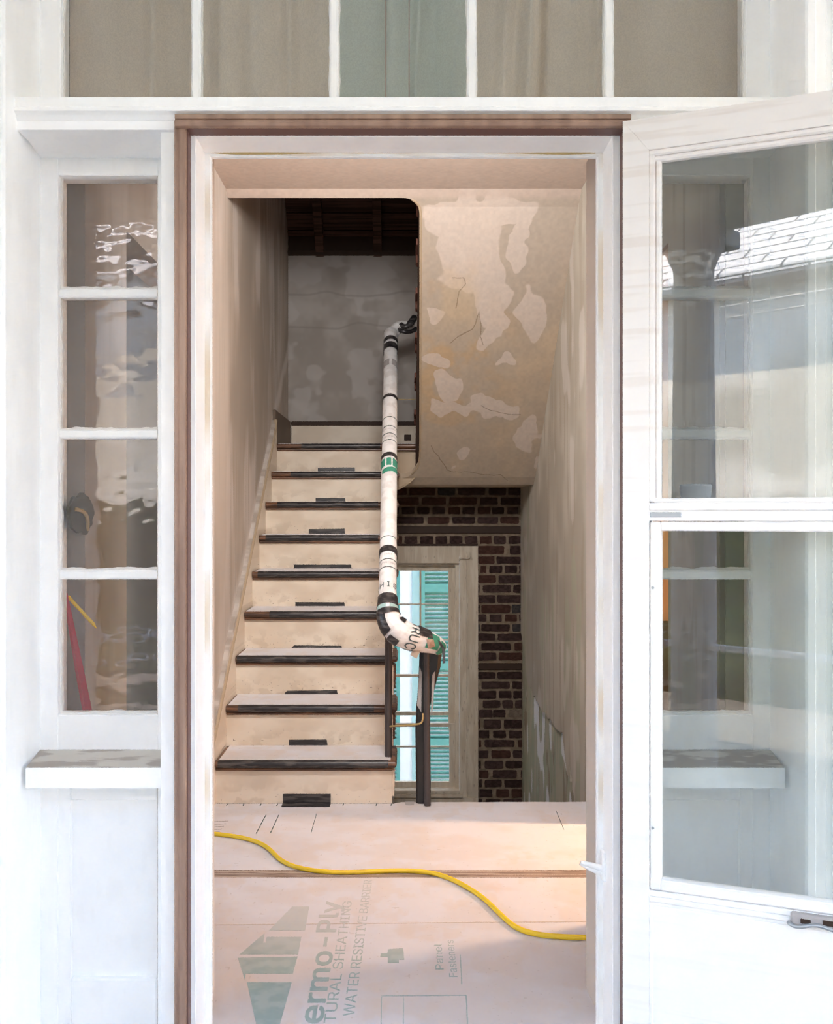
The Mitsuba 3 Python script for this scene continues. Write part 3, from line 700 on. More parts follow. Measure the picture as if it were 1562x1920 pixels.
put(w + '__lower_sash_rail', cbox(xg0 - .04, xg1 + .01, dl, dl + .034, Z(1363, dl), Z(1357, dl)), 'm_frame'); put(w + '__lower_sash_rail', cbox(xg0 - .04, xg1 + .03, dl, dl + .034, Z(1482, dl), Z(1466, dl)), 'm_frame')
put(w + '__lower_sash_stile', cbox(X(842.5, dl), X(853.5, dl), dl, dl + .035, Z(1482, dl), Z(1357, dl)), 'm_frame'); put(w + '__lower_sash_stile', cbox(xg0 - .05, xg0, dl, dl + .035, Z(1482, dl), Z(1357, dl)), 'm_frame')
put(w + '__muntin', cbox(xg0 - .005, xg1 + .005, dl + .004, dl + .03, Z(1402, dl), Z(1399.5, dl), .001), 'm_frame'); put(w + '__muntin', cbox(xm - .0065, xm + .0065, dl + .004, dl + .03, Z(1470, dl), Z(1360, dl), .002), 'm_frame')
yr = [zs[1070], zs[1133], zs[1200], zs[1267], zs[1335]]
for a, b in zip(yr[:-1], yr[1:]):
    for x0, x1 in ((xg0, xm), (xm, xg1)):
        put(w + '__pane', sheet([(x0 - .004, ds_ + .018, b - .003), (x1 + .004, ds_ + .018, b - .003), (x1 + .004, ds_ + .018, a + .003), (x0 - .004, ds_ + .018, a + .003)]), 'm_glass_clear')
for a, b in ((Z(1360, dl), Z(1400, dl)), (Z(1401, dl), Z(1468, dl))):
    for x0, x1 in ((xg0, xm), (xm, xg1)):
        put(w + '__pane', sheet([(x0 - .004, dl + .018, b - .003), (x1 + .004, dl + .018, b - .003), (x1 + .004, dl + .018, a + .003), (x0 - .004, dl + .018, a + .003)]), 'm_glass_clear')
put(w + '__sill', cat(cbox(-.26, xi, 7.20, 7.42, Z(1489, 7.2), Z(1482.5, 7.2)), cbox(-.28, xi + .02, 7.19, 7.3, Z(1496, 7.19), Z(1490, 7.19)), cbox(-.30, wx1, 7.21, 7.25, -1.0, Z(1496, 7.21))), 'm_frame')

# ------------------------------------------------------------------ roof above the landing
t = thing('attic_roof', 'dark boarded underside of the roof above the stairwell', 'roof')
u = np.array([0, -1, 1]) / math.sqrt(2)
nrm = np.array([0, 1, 1]) / math.sqrt(2)
M = np.array([[1, 0, 0, 0], [0, u[1], nrm[1], 7.25], [0, u[2], nrm[2], 3.14], [0, 0, 0, 1.0]])
def roofbox(*a):
    m = cbox(*a); m.apply_transform(M); return m
for k in range(24):
    put(t + '__plank', roofbox(-.96, .96, -.14 + k * .137 + .004, -.14 + (k + 1) * .137 - .003, .10 + RNG.uniform(0, .008), .13), 'm_attic')
for xx in (-.62, -.20, .22, .64):
    put(t + '__rafter', roofbox(xx - .03, xx + .03, -.10, 3.2, .0, .105), 'm_attic')
put(t + '__sheathing', roofbox(-1.1, 1.1, -.5, 3.6, .14, .16), 'm_darkwood')
put(t + '__wall_plate', cbox(-.86, .86, 7.235, 7.34, 3.135, 3.17), 'm_darkwood')
put(t + '__wall_plate', cbox(-.97, .97, 7.26, 7.62, 3.15, 3.6), 'm_darkwood')

# ------------------------------------------------------------------ staircase (lower flight)
RISE, GO, D0 = .19, .26, 4.32
t = thing('staircase', 'old cream and brown wooden staircase with taped steps rising from the hall to the landing', 'staircase')
SL, SR = -.822, -.0437
tapes = {1: (408, 728), 2: (446, 701), 3: (444, 725), 4: (505, 712), 5: (483, 709), 6: (498, 709), 7: (520, 709), 8: (545, 713), 9: (565, 713)}
def nose(d, z, x0, x1, o=0.0, depth=.10):
    th = .030
    pts = [(d + depth, z + o)]
    pts += [(d + .015 - (.015 + o) * math.cos(a), z - .015 + (.015 + o) * math.sin(a)) for a in np.linspace(math.pi / 2, -math.pi / 2, 9)]
    pts += [(d + depth, z - .030 - o)]
    return extrude(pts, x0, x1, 'x')
for k in range(1, 10):
    z, d = RISE * k, D0 + GO * (k - 1)
    last = k == 9
    xr = .085 if last else SR
    tr = put(t + '__tread', nose(d, z, SL, xr, 0, .88 if last else GO + .04), 'm_wood', smooth=40) if True else None
    if not last:
        put(tr + '__return_nosing', tube([(xr - .008, d + .005, z - .015), (xr - .008, d + GO + .02, z - .015)], .015, 12), 'm_wood', smooth=40)
    put(tr + '__scotia', cbox(SL, xr - .012, d + .012, d + .034, z - .044, z - .030, .004), 'm_wood')
    a, b = tapes[k]
    tp = nose(d, z, X(a, d), X(b, d), .0018, .045)
    put(tr + '__tape', tp, 'm_tape', smooth=40, label='black tape over the nosing')
    cv = cbox(SL + .006 + .01 * RNG.random(), xr - .02, d + .022, d + (.86 if last else GO + .028), z + .0003, z + .0032, 0)
    put(tr + '__cover_sheet', cv, 'm_cover', label='pinkish protective sheet')
    xe = .085 if last else -.0575
    put(t + '__riser', cbox(SL - .02, xe if not last else -.0575, d + .030, d + .050, z - RISE - (.02 if k > 1 else 0), z - .028, .001), 'm_riser')
# curtail bracket at the foot, string, closed side
saw = []
for k in range(1, 10):
    z, d = RISE * k, D0 + GO * (k - 1)
    saw += [(d + .035, z - RISE), (d + .035, z - .03)]
bot = [(6.46, 1.42), (6.40, 1.40), (4.55, -.02), (4.355, -.02)]
put(t + '__string', extrude(saw + [(6.45, RISE * 9 - .03)] + bot, -.0775, -.0580, 'x'), 'm_riser', label='cream open string with the side of the steps')
put(t + '__side_panel', extrude([(4.55, -.02), (6.40, 1.40), (6.46, 1.42), (7.24, 1.42), (7.24, -1.85), (4.39, -1.85), (4.39, -.02)], -.110, -.085, 'x'), 'm_plaster', label='plastered side below the flight')
for k in (1, 2, 3):
    z, d = RISE * k, D0 + GO * (k - 1)
    put(t + '__bracket', cat(cbox(-.060, -.046, d + .03, d + .10, z - .12, z - .045, .004), cbox(-.060, -.048, d + .03, d + .07, z - .16, z - .11, .004)), 'm_riser' if k == 1 else 'm_wood')
sk = [(4.28, -.02), (4.28, .28 - .04 + (4.28 - 4.32) * .731), (6.42, .28 + (6.42 - 4.32) * .731), (6.42, 1.93), (7.25, 1.93), (7.25, 1.66), (6.50, 1.66), (4.60, -.02)]
sk = [(4.28, -.02), (4.28, .245), (6.36, 1.775), (6.42, 1.82), (6.42, 1.60), (6.36, 1.30), (4.60, -.02)]
put(t + '__wall_string', extrude(sk, -.851, SL - .002, 'x'), 'm_riser', label='cream skirting board along the wall')
put(t + '__side_baseboard', cbox(-.851, -.832, 6.421, 7.25, 1.66, 1.93), 'm_darktan')
put(t + '__wall_string_cap', tube([(-.829, 4.26, .237), (-.829, 5.3, 1.003), (-.829, 6.36, 1.782), (-.829, 6.40, 1.86)], .011, 8), 'm_tan', smooth=40)
yl = np.linspace(4.30, 6.40, 90)
zl_ = .252 + (yl - 4.28) * .7356
wl = .018 + .050 * meshkit.fbm(np.stack([yl * 7, yl * 0, yl * 0 + 2], 1), 4)
lipp = [(a, b) for a, b in zip(yl, zl_ + .004 * (meshkit.noise(np.stack([yl * 25, yl * 0, yl * 0], 1)) - .5))] + [(a, b + c) for a, b, c in zip(yl[::-1], zl_[::-1], wl[::-1])]
put('wall_left__plaster_lip', extrude(lipp, -.851, -.829, 'x'), 'm_lip', label='pale rough plaster edge along the stair skirting')
# landing front and its curved fascia
fx = [at(p, q, 6.452) for p, q in ((735, 846), (788.5, 846), (788.5, 868), (786.5, 880), (781, 891), (773, 900), (763, 908), (735, 920.5))]
put(t + '__fascia', extrude([(q[0], q[2]) for q in fx], 6.452, 6.47, 'y'), 'm_tan', label='tan fascia board under the landing with a curved end')
bd = spline([at(p, q, 6.449) for p, q in ((789, 846), (788.5, 866), (786.5, 880), (781, 891), (773, 900), (763, 908), (735, 920.5))], 40)
put(t + '__fascia_bead', tube(bd, .006, 8), 'm_tan', smooth=True)
put(t + '__landing_floor', cbox(-.85, .85, 6.47, 7.26, 1.60, 1.70), 'm_darkwood')
tl = put(t + '__back_baseboard', cbox(-.825, .30, 7.240, 7.264, 1.66, Z(798, 7.24)), 'm_riser', label='cream baseboard on the landing')
put(t + '__baseboard_cap', cbox(-.825, .30, 7.230, 7.264, Z(798, 7.23), Z(790, 7.23), .004), 'm_darkwood')
put('outlet_box', cbox(X(758, 7.23), X(770.5, 7.23), 7.226, 7.245, Z(826, 7.23), Z(815, 7.23)), 'm_darkwood', label='small black outlet box on the landing baseboard right of the handrail', cat='outlet box')

# riser tapes
RT = [(542, 614, 1387, 1404), (534, 633, 1295, 1305), (547, 641, 1210, 1218), (554, 646.5, 1129, 1138), (551, 659, 1058.6, 1067), (579, 647, 992, 1001.6), (592, 648, 933.7, 942), (596, 666, 877, 884.7)]
names = ['first step', 'second step', 'third step', 'fourth step', 'fifth step', 'sixth step', 'seventh step', 'eighth step']
a, b = X(530, 4.345), X(620, 4.345)
prof = [(4.3485, Z(1489, 4.345)), (4.350, Z(1489, 4.345)), (4.350, .0020), (4.298, .0020), (4.298, .0035), (4.3485, .0035)]
put('tape_strip', extrude(prof, a, b, 'x'), 'm_tape', label='wide black tape strip folded from bottom riser onto hall floor', cat='tape', group='black tape strips on the stair risers')
for i, (x0, x1, y0, y1) in enumerate(RT):
    d = D0 + GO * (i + 1) + .030
    za, zb_ = Z(y0, d), max(Z(y1, d), RISE * (i + 1) + .0036)
    pts = [(X(x0, d), zb_), (X(x1, d), zb_), (X(x1, d) - .004 * RNG.random(), za + .006 * (RNG.random() - .5)), (X(x0, d) + .012 * (i in (1, 2)), za), (X(x0, d), za - .012)]
    put('tape_strip', extrude(pts, d - .0022, d - .0002, 'y'), 'm_tape', label=f'black tape strip at the foot of the riser above the {names[i]}', cat='tape', group='black tape strips on the stair risers')

# ------------------------------------------------------------------ upper flight, seen from its open side and below
t = thing('upper_staircase', 'upper stair flight with dark string and brown tread ends beside the landing', 'staircase')
pl = [(6.42, 1.72), (6.42, 1.52)] + [(d, float(zsoff(d)) + .032) for d in np.linspace(6.38, 4.86, 8)] + [(4.80, 2.84), (4.80, 2.96)]
put(t + '__string', extrude(pl, .066, .090, 'x'), 'm_darkwood', label='dark string of the upper flight')
for j in range(1, 7):
    d1, z = 6.40 - GO * (j - 1), RISE * (9 + j)
    tr = put(t + '__tread', nose(0, 0, .055, .84, 0, GO + .03), 'm_redwood', smooth=40)
    m = nose(0, 0, .055, .84, 0, GO + .03); v = np.array(m.vertices); v[:, 1] = d1 - v[:, 1] + .02; v[:, 2] += z
    scene[tr] = mikit.ply(trimesh.Trimesh(v, m.faces[:, ::-1], process=False), 'm_redwood', smooth=40)
    put(tr + '__return_block', cbox(.056, .10, d1 - .09, d1 + .015, z - .075, z - .03, .006), 'm_redwood')
    put(t + '__riser', cbox(.10, .84, d1 - .02, d1 - .003, z - RISE, z - .03), 'm_darkwood')

# ------------------------------------------------------------------ balustrade with the wrapped handrail
t = thing('balustrade', 'stair balustrade with its handrail wrapped in white printed sheet and black tape', 'balustrade')
A0, A1 = np.array([-.0759, 4.32, .9225]), np.array([-.0925, 6.38, 2.41])
start = [at(822, 1213, 4.33), at(806, 1205, 4.27), at(784, 1199, 4.24), at(761, 1191, 4.22), at(740, 1177, 4.22), at(728.5, 1155, 4.24), at(727, 1132, 4.275)]
srad = [.036, .046, .054, .058, .056, .049, .042]
N1 = 24
straight = [A0 + (A1 - A0) * q for q in np.linspace(0, 1, N1)]
end = [at(736, 626, 6.42), at(745, 615, 6.46), at(760, 610, 6.50), at(776, 606, 6.52)]
P = np.array(start + straight + end)
R = np.array(srad + list(np.linspace(.0385, .0420, N1)) + [.041, .038, .030, .026])
ctrl = np.hstack([P, R[:, None]])
rail = spline(ctrl, 420)
RP, RR = rail[:, :3], rail[:, 3]
RT_ = np.gradient(RP, axis=0); RT_ /= np.linalg.norm(RT_, axis=1, keepdims=True)
view = RP - np.array([0, 0, EYE]); view /= np.linalg.norm(view, axis=1, keepdims=True)
RB = np.cross(RT_, view); RB /= np.linalg.norm(RB, axis=1, keepdims=True)      # sideways
RN = np.cross(RB, RT_); RN = np.where((np.sum(RN * view, 1) > 0)[:, None], -RN, RN)  # outward, to the open side
py_of = CY - (RP[:, 2] - EYE) * FL / RP[:, 1]
px_of = CX + RP[:, 0] * FL / RP[:, 1]
i_straight = np.arange(len(RP))[(RP[:, 1] > 4.30)]
def rail_surface(ii, aa, dr_):
    """points on the wrap: indices ii (float), angles aa (0 faces the viewer, + to the right)."""
    ii = np.clip(ii, 0, len(RP) - 1)
    g = lambda A: np.stack([np.interp(ii, np.arange(len(RP)), A[:, k]) for k in range(3)], -1)
    r = np.interp(ii, np.arange(len(RP)), RR) + dr_
    p, nn, bb = g(RP), g(RN), g(RB)
    sgn = np.where(bb[..., :1] * 1 >= 0, 1.0, -1.0)
    return p + r[..., None] * (np.cos(aa)[..., None] * nn + np.sin(aa)[..., None] * bb)
def patch(i0, i1, a0, a1, dr_=.0016, n=14, m=26, skew=0.0):
    ii, aa = np.meshgrid(np.linspace(i0, i1, n), np.linspace(a0, a1, m), indexing='ij')
    ii = ii + skew * (aa - (a0 + a1) / 2)
    v = rail_surface(ii, aa, dr_).reshape(-1, 3)
    i, j = np.meshgrid(np.arange(n - 1), np.arange(m - 1), indexing='ij')
    q = np.stack([i * m + j, i * m + j + 1, (i + 1) * m + j + 1, (i + 1) * m + j], -1).reshape(-1, 4)
    return trimesh.Trimesh(v, np.vstack([q[:, [0, 1, 2]], q[:, [0, 2, 3]]]), process=False)
def idx(py):
    s = np.arange(len(RP)); ok = (RP[:, 1] >= 4.31) & (RP[:, 1] < 6.385)
    k = s[ok]; return float(np.interp(-(py + 7), -py_of[k], k))
crease = 1 + .05 * (meshkit.fbm(np.stack([np.arange(420) * .08, np.zeros(420), np.zeros(420)], 1), 3) - .5)
h = put(t + '__handrail', tube(RP, RR * crease, 22), 'm_wrap', smooth=60, label='handrail wrapped in white protective sheet')
PI = math.pi
for y0, y1 in ((633, 640), (645, 655), (743, 748), (853, 859.5), (1028, 1038.5), (1112, 1124)):
    put(h + '__tape_band', patch(idx(y1), idx(y0), -PI, PI, .003, 6, 48), 'm_tape', smooth=True)
def near(px, py):
    k = np.argmin((px_of[:150] - px) ** 2 + (py_of[:150] - py) ** 2); return float(k)
put(h + '__tape_band', patch(near(726, 1158), near(727, 1146), -PI, PI, .003, 8, 48), 'm_tape', smooth=True)
SG = -1.0
for c0, c1, a0, a1 in ((near(735, 1183), near(722, 1160), .25, 1.35), (near(747, 1196), near(737, 1186), .55, 1.5), (near(757, 1172), near(746, 1165), -1.4, -.8), (near(801, 1196), near(779, 1180), -1.35, -.35)):
    put(h + '__tape_patch', patch(min(c0, c1), max(c0, c1), a0, a1, .0035, 8, 14), 'm_tape', smooth=True)
# printing on the wrap: green band, ruled lines, words
for a0, a1 in ((-1.5, -.45), (-.25, .35), (.55, 1.5)):
    put(h + '__green_print', patch(idx(877), idx(863), a0, a1, .0014, 6, 14), 'm_ink_green', smooth=True)
put(h + '__green_print', patch(idx(888), idx(880), -1.5, 1.0, .0014, 6, 20, skew=-1.2), 'm_ink_green', smooth=True)
for a0, a1 in ((-1.5, -.2), (.15, 1.5)):
    put(h + '__pale_print', patch(idx(1132), idx(1124.5), a0, a1, .0014, 5, 14), 'm_ink_pale', smooth=True)
    put(h + '__grey_print', patch(idx(688), idx(677), a0, a1, .0014, 5, 14), 'm_mark', smooth=True)
for y in (786, 803, 817, 829, 1010, 1053, 1068):
    put(h + '__ruled_line', patch(idx(y + .6), idx(y - .4), -1.5, 1.5, .0014, 3, 24), 'm_ink', smooth=True)
def wrapped_text(s, height, i_c, a_c, rot, dr_=.0015):
    m = meshkit.text_mesh(s, height, .0004)
    m = m.subdivide_to_size(.006)
    v = np.array(m.vertices); v[:, :2] -= (v[:, :2].max(0) + v[:, :2].min(0)) / 2
    c, s_ = math.cos(rot), math.sin(rot)
    x, y = v[:, 0] * c - v[:, 1] * s_, v[:, 0] * s_ + v[:, 1] * c
    step = np.linalg.norm(RP[int(i_c) + 1] - RP[int(i_c)])
    r = RR[int(i_c)]
    return trimesh.Trimesh(rail_surface(i_c + y / step, a_c + SG * x / r, dr_ + v[:, 2]), m.faces, process=False)
put(h + '__lettering', wrapped_text('T H I S', .027, idx(1100), .40, 0), 'm_ink', label='dark letters THIS')
put(h + '__lettering', wrapped_text('TRUCT', .037, near(771, 1191), .05, PI), 'm_ink', label='dark letters printed across the wrap')
for y, s in ((809, 'PANEL MUST LAP'), (823, 'WATER SHED'), (1044, 'NAILS'), (1060, 'STUD LINES')):
    put(h + '__lettering', wrapped_text(s, .0085, idx(y), 0, 0), 'm_mark')
# crumpled ends at the newel
put(h + '__crumpled_tape', trimesh.convex.convex_hull(np.array([at(799, 1198, 4.20), at(813, 1199, 4.21), at(816, 1212, 4.20), at(803, 1217, 4.19), at(806, 1205, 4.17), at(801, 1208, 4.24), at(815, 1205, 4.25)])), 'm_copper', label='crumpled copper coloured tape end')
put(h + '__green_print', patch(near(806, 1200) - 2, near(792, 1193), -.9, .5, .0016, 6, 12), 'm_ink_green', smooth=True)
put(h + '__green_print', patch(2, near(812, 1206), -.6, .9, .0016, 6, 12), 'm_ink_green', smooth=True)
fl = np.array([at(778, 1211, 4.22), at(792, 1214, 4.22), at(781, 1235, 4.20), at(769, 1228, 4.19)])
put(h + '__flap', trimesh.convex.convex_hull(np.vstack([fl, fl + [0, .002, 0]])), 'm_flap', label='loose brown paper flap')
put(h + '__loose_tape', cat(*[trimesh.convex.convex_hull(np.vstack([q, q + [0, .002, 0]])) for q in (np.array([at(820, 1199, 4.24), at(826, 1203, 4.24), at(834, 1216, 4.24), at(829, 1217, 4.24)]), np.array([at(829, 1216, 4.24), at(834, 1215, 4.24), at(835, 1243, 4.23), at(830, 1244, 4.23)]))]), 'm_tape', label='loose end of black tape')
put(h + '__tape_tangle', cat(tube(spline([at(752, 608, 6.44), at(762, 612, 6.42), at(772, 603, 6.44), at(777, 596, 6.47)], 20), [.016] * 10 + [.022] * 10, 8), tube(spline([at(748, 618, 6.42), at(760, 622, 6.40), at(772, 621, 6.43), at(780, 616, 6.47)], 20), .014, 8)), 'm_tape', smooth=True)
# newel
sec = []
for z, (l, r_) in ((.003, (780.5, 799)), (.18, (779.5, 799)), (.32, (779, 801)), (.42, (781, 806)), (.50, (784, 815)), (.545, (785, 820)), (.594, (786, 826)), (.675, (787, 829)), (.70, (791, 826))):
    x0, x1 = X(l, 4.36), X(r_, 4.36)
    c, hw, hd = (x0 + x1) / 2, (x1 - x0) / 2, .020
    sec.append([(c + hw * a, 4.365 + hd * b, z) for a, b in ((-1, -.6), (-.7, -1), (.7, -1), (1, -.6), (1, .6), (.7, 1), (-.7, 1), (-1, .6))])
sec = np.array(sec); k_, m_ = sec.shape[:2]
i, j = np.meshgrid(np.arange(k_ - 1), np.arange(m_), indexing='ij')
q = np.stack([i * m_ + j, i * m_ + (j + 1) % m_, (i + 1) * m_ + (j + 1) % m_, (i + 1) * m_ + j], -1).reshape(-1, 4)
nw = trimesh.Trimesh(sec.reshape(-1, 3), np.vstack([q[:, [0, 1, 2]], q[:, [0, 2, 3]]] + [np.array([[0, a + 1, a] for a in range(1, m_ - 1)]), np.array([[(k_ - 1) * m_, (k_ - 1) * m_ + a, (k_ - 1) * m_ + a + 1] for a in range(1, m_ - 1)])]), process=False)
nk = put(t + '__newel_post', nw, 'm_black', label='newel post wrapped in black plastic')
put(nk + '__sheet_edge', cat(extrude([(X(782, 4.335), .43), (X(790, 4.335), .40), (X(791, 4.335), .57), (X(787, 4.335), .60)], 4.333, 4.336, 'y'), extrude([(X(812, 4.335), .42), (X(808, 4.335), .38), (X(810, 4.335), .56), (X(816, 4.335), .58)], 4.333, 4.336, 'y')), 'm_mark', label='grey sheet showing between the black tape')
put(t + '__iron_post', tube([(X(801.5, 4.31), 4.318, .002), (X(801.5, 4.31), 4.318, .10), (X(800.5, 4.31), 4.318, .35), (X(800, 4.31), 4.318, .68)], [.0150, .0150, .0140, .0125], 14), 'm_iron', smooth=40, label='round dark iron bar strapped to the newel post')
put(t + '__baluster', tube([(X(728, 4.40), 4.40, .189), (X(728, 4.40), 4.40, .40), (X(729, 4.40), 4.40, .78)], [.0165, .0165, .0155], 12), 'm_iron', smooth=40)
put('bent_rod', tube(spline([at(731, 1362, 4.375), at(760, 1360, 4.33), at(782, 1358, 4.298), at(790, 1355, 4.29), at(792.5, 1349, 4.29), at(793, 1338, 4.29)], 40), .0042, 8), 'm_brass', smooth=True, label='bent brass coloured rod hooked between baluster and newel post', cat='rod')
put('wire', tube([at(735, 748, 6.28), at(760, 749, 6.26), at(790, 748.5, 6.24)], .0022, 6), 'm_brass', label='thin taut wire from the wrapped handrail to the upper string', cat='wire')

# ------------------------------------------------------------------ floor boards, seam, prints, cord
dm = 3.497
t1 = thing('floor_board', 'pale protective floor board near the door with faint green printing', 'floor protection')
put(t1 + '__sheet', extrude([(-.52, 2.37), (.52, 2.37), (.52, 2.665), (.845, 2.665), (.845, dm), (-.845, dm), (-.845, 2.665), (-.52, 2.665)], -.0068, 0.0, 'z'), 'm_cover')
t2 = thing('floor_board', 'pale protective floor board at the foot of the stairs', 'floor protection')
n = 50
xs = np.linspace(.845, -.845, n); far = 4.375 + .012 * (meshkit.fbm(np.stack([xs * 9, xs * 0, xs * 0], 1), 3) - .5)
far = np.where(xs < -.03, 4.349, far)
put(t2 + '__sheet', extrude([(-.845, dm + .002), (.845, dm + .002)] + list(zip(xs, far)), -.0068, 0.0, 'z'), 'm_cover')
put('seam_tape', cbox(-.84, .84, 3.463, 3.534, .0002, .0012, 0), 'm_seam', label='brown tape over the seam between the two floor boards', cat='tape')
def flat(m, px, py, ang, z=.0004):
    """lay lettering on the floor: reading direction turned by ang (degrees, 90 = away from the door)."""
    m = m.copy(); v = np.array(m.vertices); c, s = math.cos(math.radians(ang)), math.sin(math.radians(ang))
    o = floor_at(px, py)
    w_ = np.stack([o[0] + v[:, 0] * c - v[:, 1] * s, o[1] + v[:, 0] * s + v[:, 1] * c, v[:, 2] + z], 1)
    return trimesh.Trimesh(w_, m.faces, process=False)
def fpoly(pts, z0=.0003, z1=.0007):
    return extrude([tuple(floor_at(a, b)[:2]) for a, b in pts], z0, z1, 'z')
for pts in ([(446, 1796), (558, 1794), (549, 1826), (461, 1826), (459, 1838)], [(463, 1842), (547, 1842), (500, 2010)], [(449, 1790), (559, 1790), (565, 1757), (500, 1757), (498, 1768), (494, 1768), (496, 1750)], [(504, 1745), (572, 1745), (580, 1700), (548, 1700)]):
    put(t1 + '__emblem', fpoly(pts), 'm_print', label='faint green arrow emblem')
def line_text(s, x_near, x_far, y_near, y_far, hpx, bold):
    """one printed line running away from the door between two floor points."""
    a, b = floor_at(x_near, y_near), floor_at(x_far, y_far)
    L = np.linalg.norm(b - a)
    hgt = hpx * (a[1] + b[1]) / 2 / FL
    m = meshkit.text_mesh(s, hgt, .0004, bold=bold)
    v = np.array(m.vertices); v[:, 0] -= v[:, 0].min(); v[:, 0] *= L / v[:, 0].max()
    ang = math.atan2(b[1] - a[1], b[0] - a[0]); c, s_ = math.cos(ang), math.sin(ang)
    return trimesh.Trimesh(np.stack([a[0] + v[:, 0] * c - v[:, 1] * s_, a[1] + v[:, 0] * s_ + v[:, 1] * c, v[:, 2] + .0003], 1), m.faces, process=False)
put(t1 + '__lettering', line_text('Thermo-Ply', 590, 638, 2010, 1690, 40, True), 'm_print', label='faint bold green line of lettering')
put(t1 + '__lettering', line_text('STRUCTURAL SHEATHING', 612, 660, 2040, 1690, 20, False), 'm_print')
put(t1 + '__lettering', line_text('WATER RESISTIVE BARRIER', 664, 698, 1905, 1650, 18, False), 'm_print')
put(t1 + '__lettering', cat(fpoly([(714, 1788), (727, 1787), (727, 1780), (756, 1778), (758, 1800), (748, 1800), (748, 1806), (727, 1806), (727, 1795), (713, 1794)])), 'm_print', label='small faint green emblem')
put(t1 + '__lettering', line_text('Panel', 832, 828, 1818, 1770, 15, False), 'm_print'); put(t1 + '__lettering', line_text('Fasteners', 858, 850, 1832, 1763, 15, False), 'm_print')
for pts in ([(715, 1870), (716.5, 1870), (714, 1990), (712, 1990)], [(756, 1870), (757.5, 1870), (757, 1990), (755, 1990)], [(873, 1866), (875, 1866), (882, 1990), (879.5, 1990)], [(715, 1867), (875, 1866), (875, 1867.2), (715, 1868.2)], [(862, 1790), (864, 1790), (867, 1846), (865, 1846)]):
    put(t1 + '__ruled_line', fpoly(pts), 'm_print')
put('floor_board__crease', fpoly([(402, 1734), (900, 1729), (1100, 1728), (1100, 1729), (900, 1730), (402, 1735.2)], .0002, .0006), 'm_plaster')
for pts in [[(a, 1501.5), (a + 1.6, 1501.5), (a - 1, 1511), (a - 2.8, 1511)] for a in (427, 458, 490, 521, 645, 707, 735)] + [[(498, 1528), (499.5, 1528), (481, 1563), (479.5, 1563)], [(522, 1528), (523.5, 1528), (508, 1562), (506.5, 1562)], [(593, 1526), (594, 1526), (584, 1561), (583, 1561)], [(1042, 1520), (1043, 1520), (1058, 1556), (1057, 1556)]]:
    put(t2 + '__ruled_line', fpoly(pts), 'm_ink')
for k in range(6):
    put(t2 + '__ruled_line', fpoly([(402, 1540 + k * 5), (428 - k * 4, 1539 + k * 5), (428 - k * 4, 1540.2 + k * 5), (402, 1541.4 + k * 5)]), 'm_mark')
put('tape_tag', extrude([(X(759, 4.38), 4.376), (X(777, 4.38), 4.376), (X(776.5, 4.31), 4.326), (X(761, 4.31), 4.322)], .0005, .0020, 'z'), 'm_mark', label='small grey tape tag on the floor edge left of the newel post', cat='tape')
cord = [(340, 1556), (400, 1563), (440, 1568), (480, 1578), (505, 1592), (525, 1611), (545, 1622), (575, 1630), (620, 1635), (700, 1634), (770, 1633), (810, 1637), (850, 1650), (880, 1666), (905, 1683), (930, 1706), (950, 1725), (975, 1742), (1010, 1752), (1050, 1756), (1104, 1758), (1180, 1757)]
put('extension_cord', tube(spline([floor_at(a, b, .0085) for a, b in cord], 160), .0078, 12), 'm_yellow', smooth=True, label='yellow extension cord winding across the hall floor', cat='cord')

# ------------------------------------------------------------------ seen through the left sidelight
put('wall_left__hole', extrude([(2.62 + .10 * math.cos(a) * (1 + .05 * math.sin(5 * a) + .04 * math.cos(11 * a)), 1.258 + .052 * math.sin(a) * (1 + .06 * math.cos(5 * a) + .07 * math.sin(9 * a))) for a in np.linspace(0, 2 * PI, 60, endpoint=False)], -.853, -.846, 'x'), 'm_hole', label='dark ragged hole in the plaster')
put('wall_left__hole_wire', tube(spline([(-.846, 2.56, 1.27), (-.835, 2.60, 1.262), (-.838, 2.64, 1.24), (-.846, 2.66, 1.215)], 20), .005, 8), 'm_brass', label='yellow wire in the hole')
put('red_bar', tube([at(166, 1345, 2.575), at(150, 1262, 2.575), at(122, 1112, 2.575)], [.0125, .0115, .006], 4), 'm_red', label='red wooden bar leaning behind the bottom pane of the left sidelight', cat='bar')
put('pencil', tube([at(127, 1118, 2.60), at(175, 1170, 2.60), at(181, 1178, 2.60)], [.0045, .0045, .0008], 6), 'm_yellow', label='yellow pencil stuck behind the bottom pane of the left sidelight', cat='pencil')
put('window_1__inner_sill', cbox(-.905, -.62, 2.56, 2.66, .70, .735), 'm_plaster')

# ------------------------------------------------------------------ side rooms
def room(key, x0, x1, d0, d1, m, win, label):
    walls = [cbox(min(x0, x1), max(x0, x1), d0 - .1, d0, -.1, 2.9), cbox(min(x0, x1), max(x0, x1), d1, d1 + .1, -.1, 2.9), cbox(min(x0, x1), max(x0, x1), d0, d1, -.15, -.02)]
    if win:
        walls.append(extrude(sbox(d0, -.1, d1, 2.9).difference(sbox(*win)), min(x1, x1 + .1), max(x1, x1 + .1), 'x'))
    else:
        walls.append(cbox(x1, x1 + .1, d0, d1, -.1, 2.9))
    put(key, cat(*walls), m, label=label, kind='structure')
room('wall_left_room', -.97, -4.0, 2.7, 4.55, 'm_room', (3.0, .3, 4.3, 2.5), 'grey walls of the room beyond the left hall doorway')
room('wall_right_room', .97, 4.0, 2.7, 4.55, 'm_room_warm', None, 'walls of the room beyond the right hall doorway')
t = thing('added_warm_lamp', 'added unseen warm lamp on a stand in the right side room', 'lamp')  # unseen lamp added for the warm patch on the hall floor
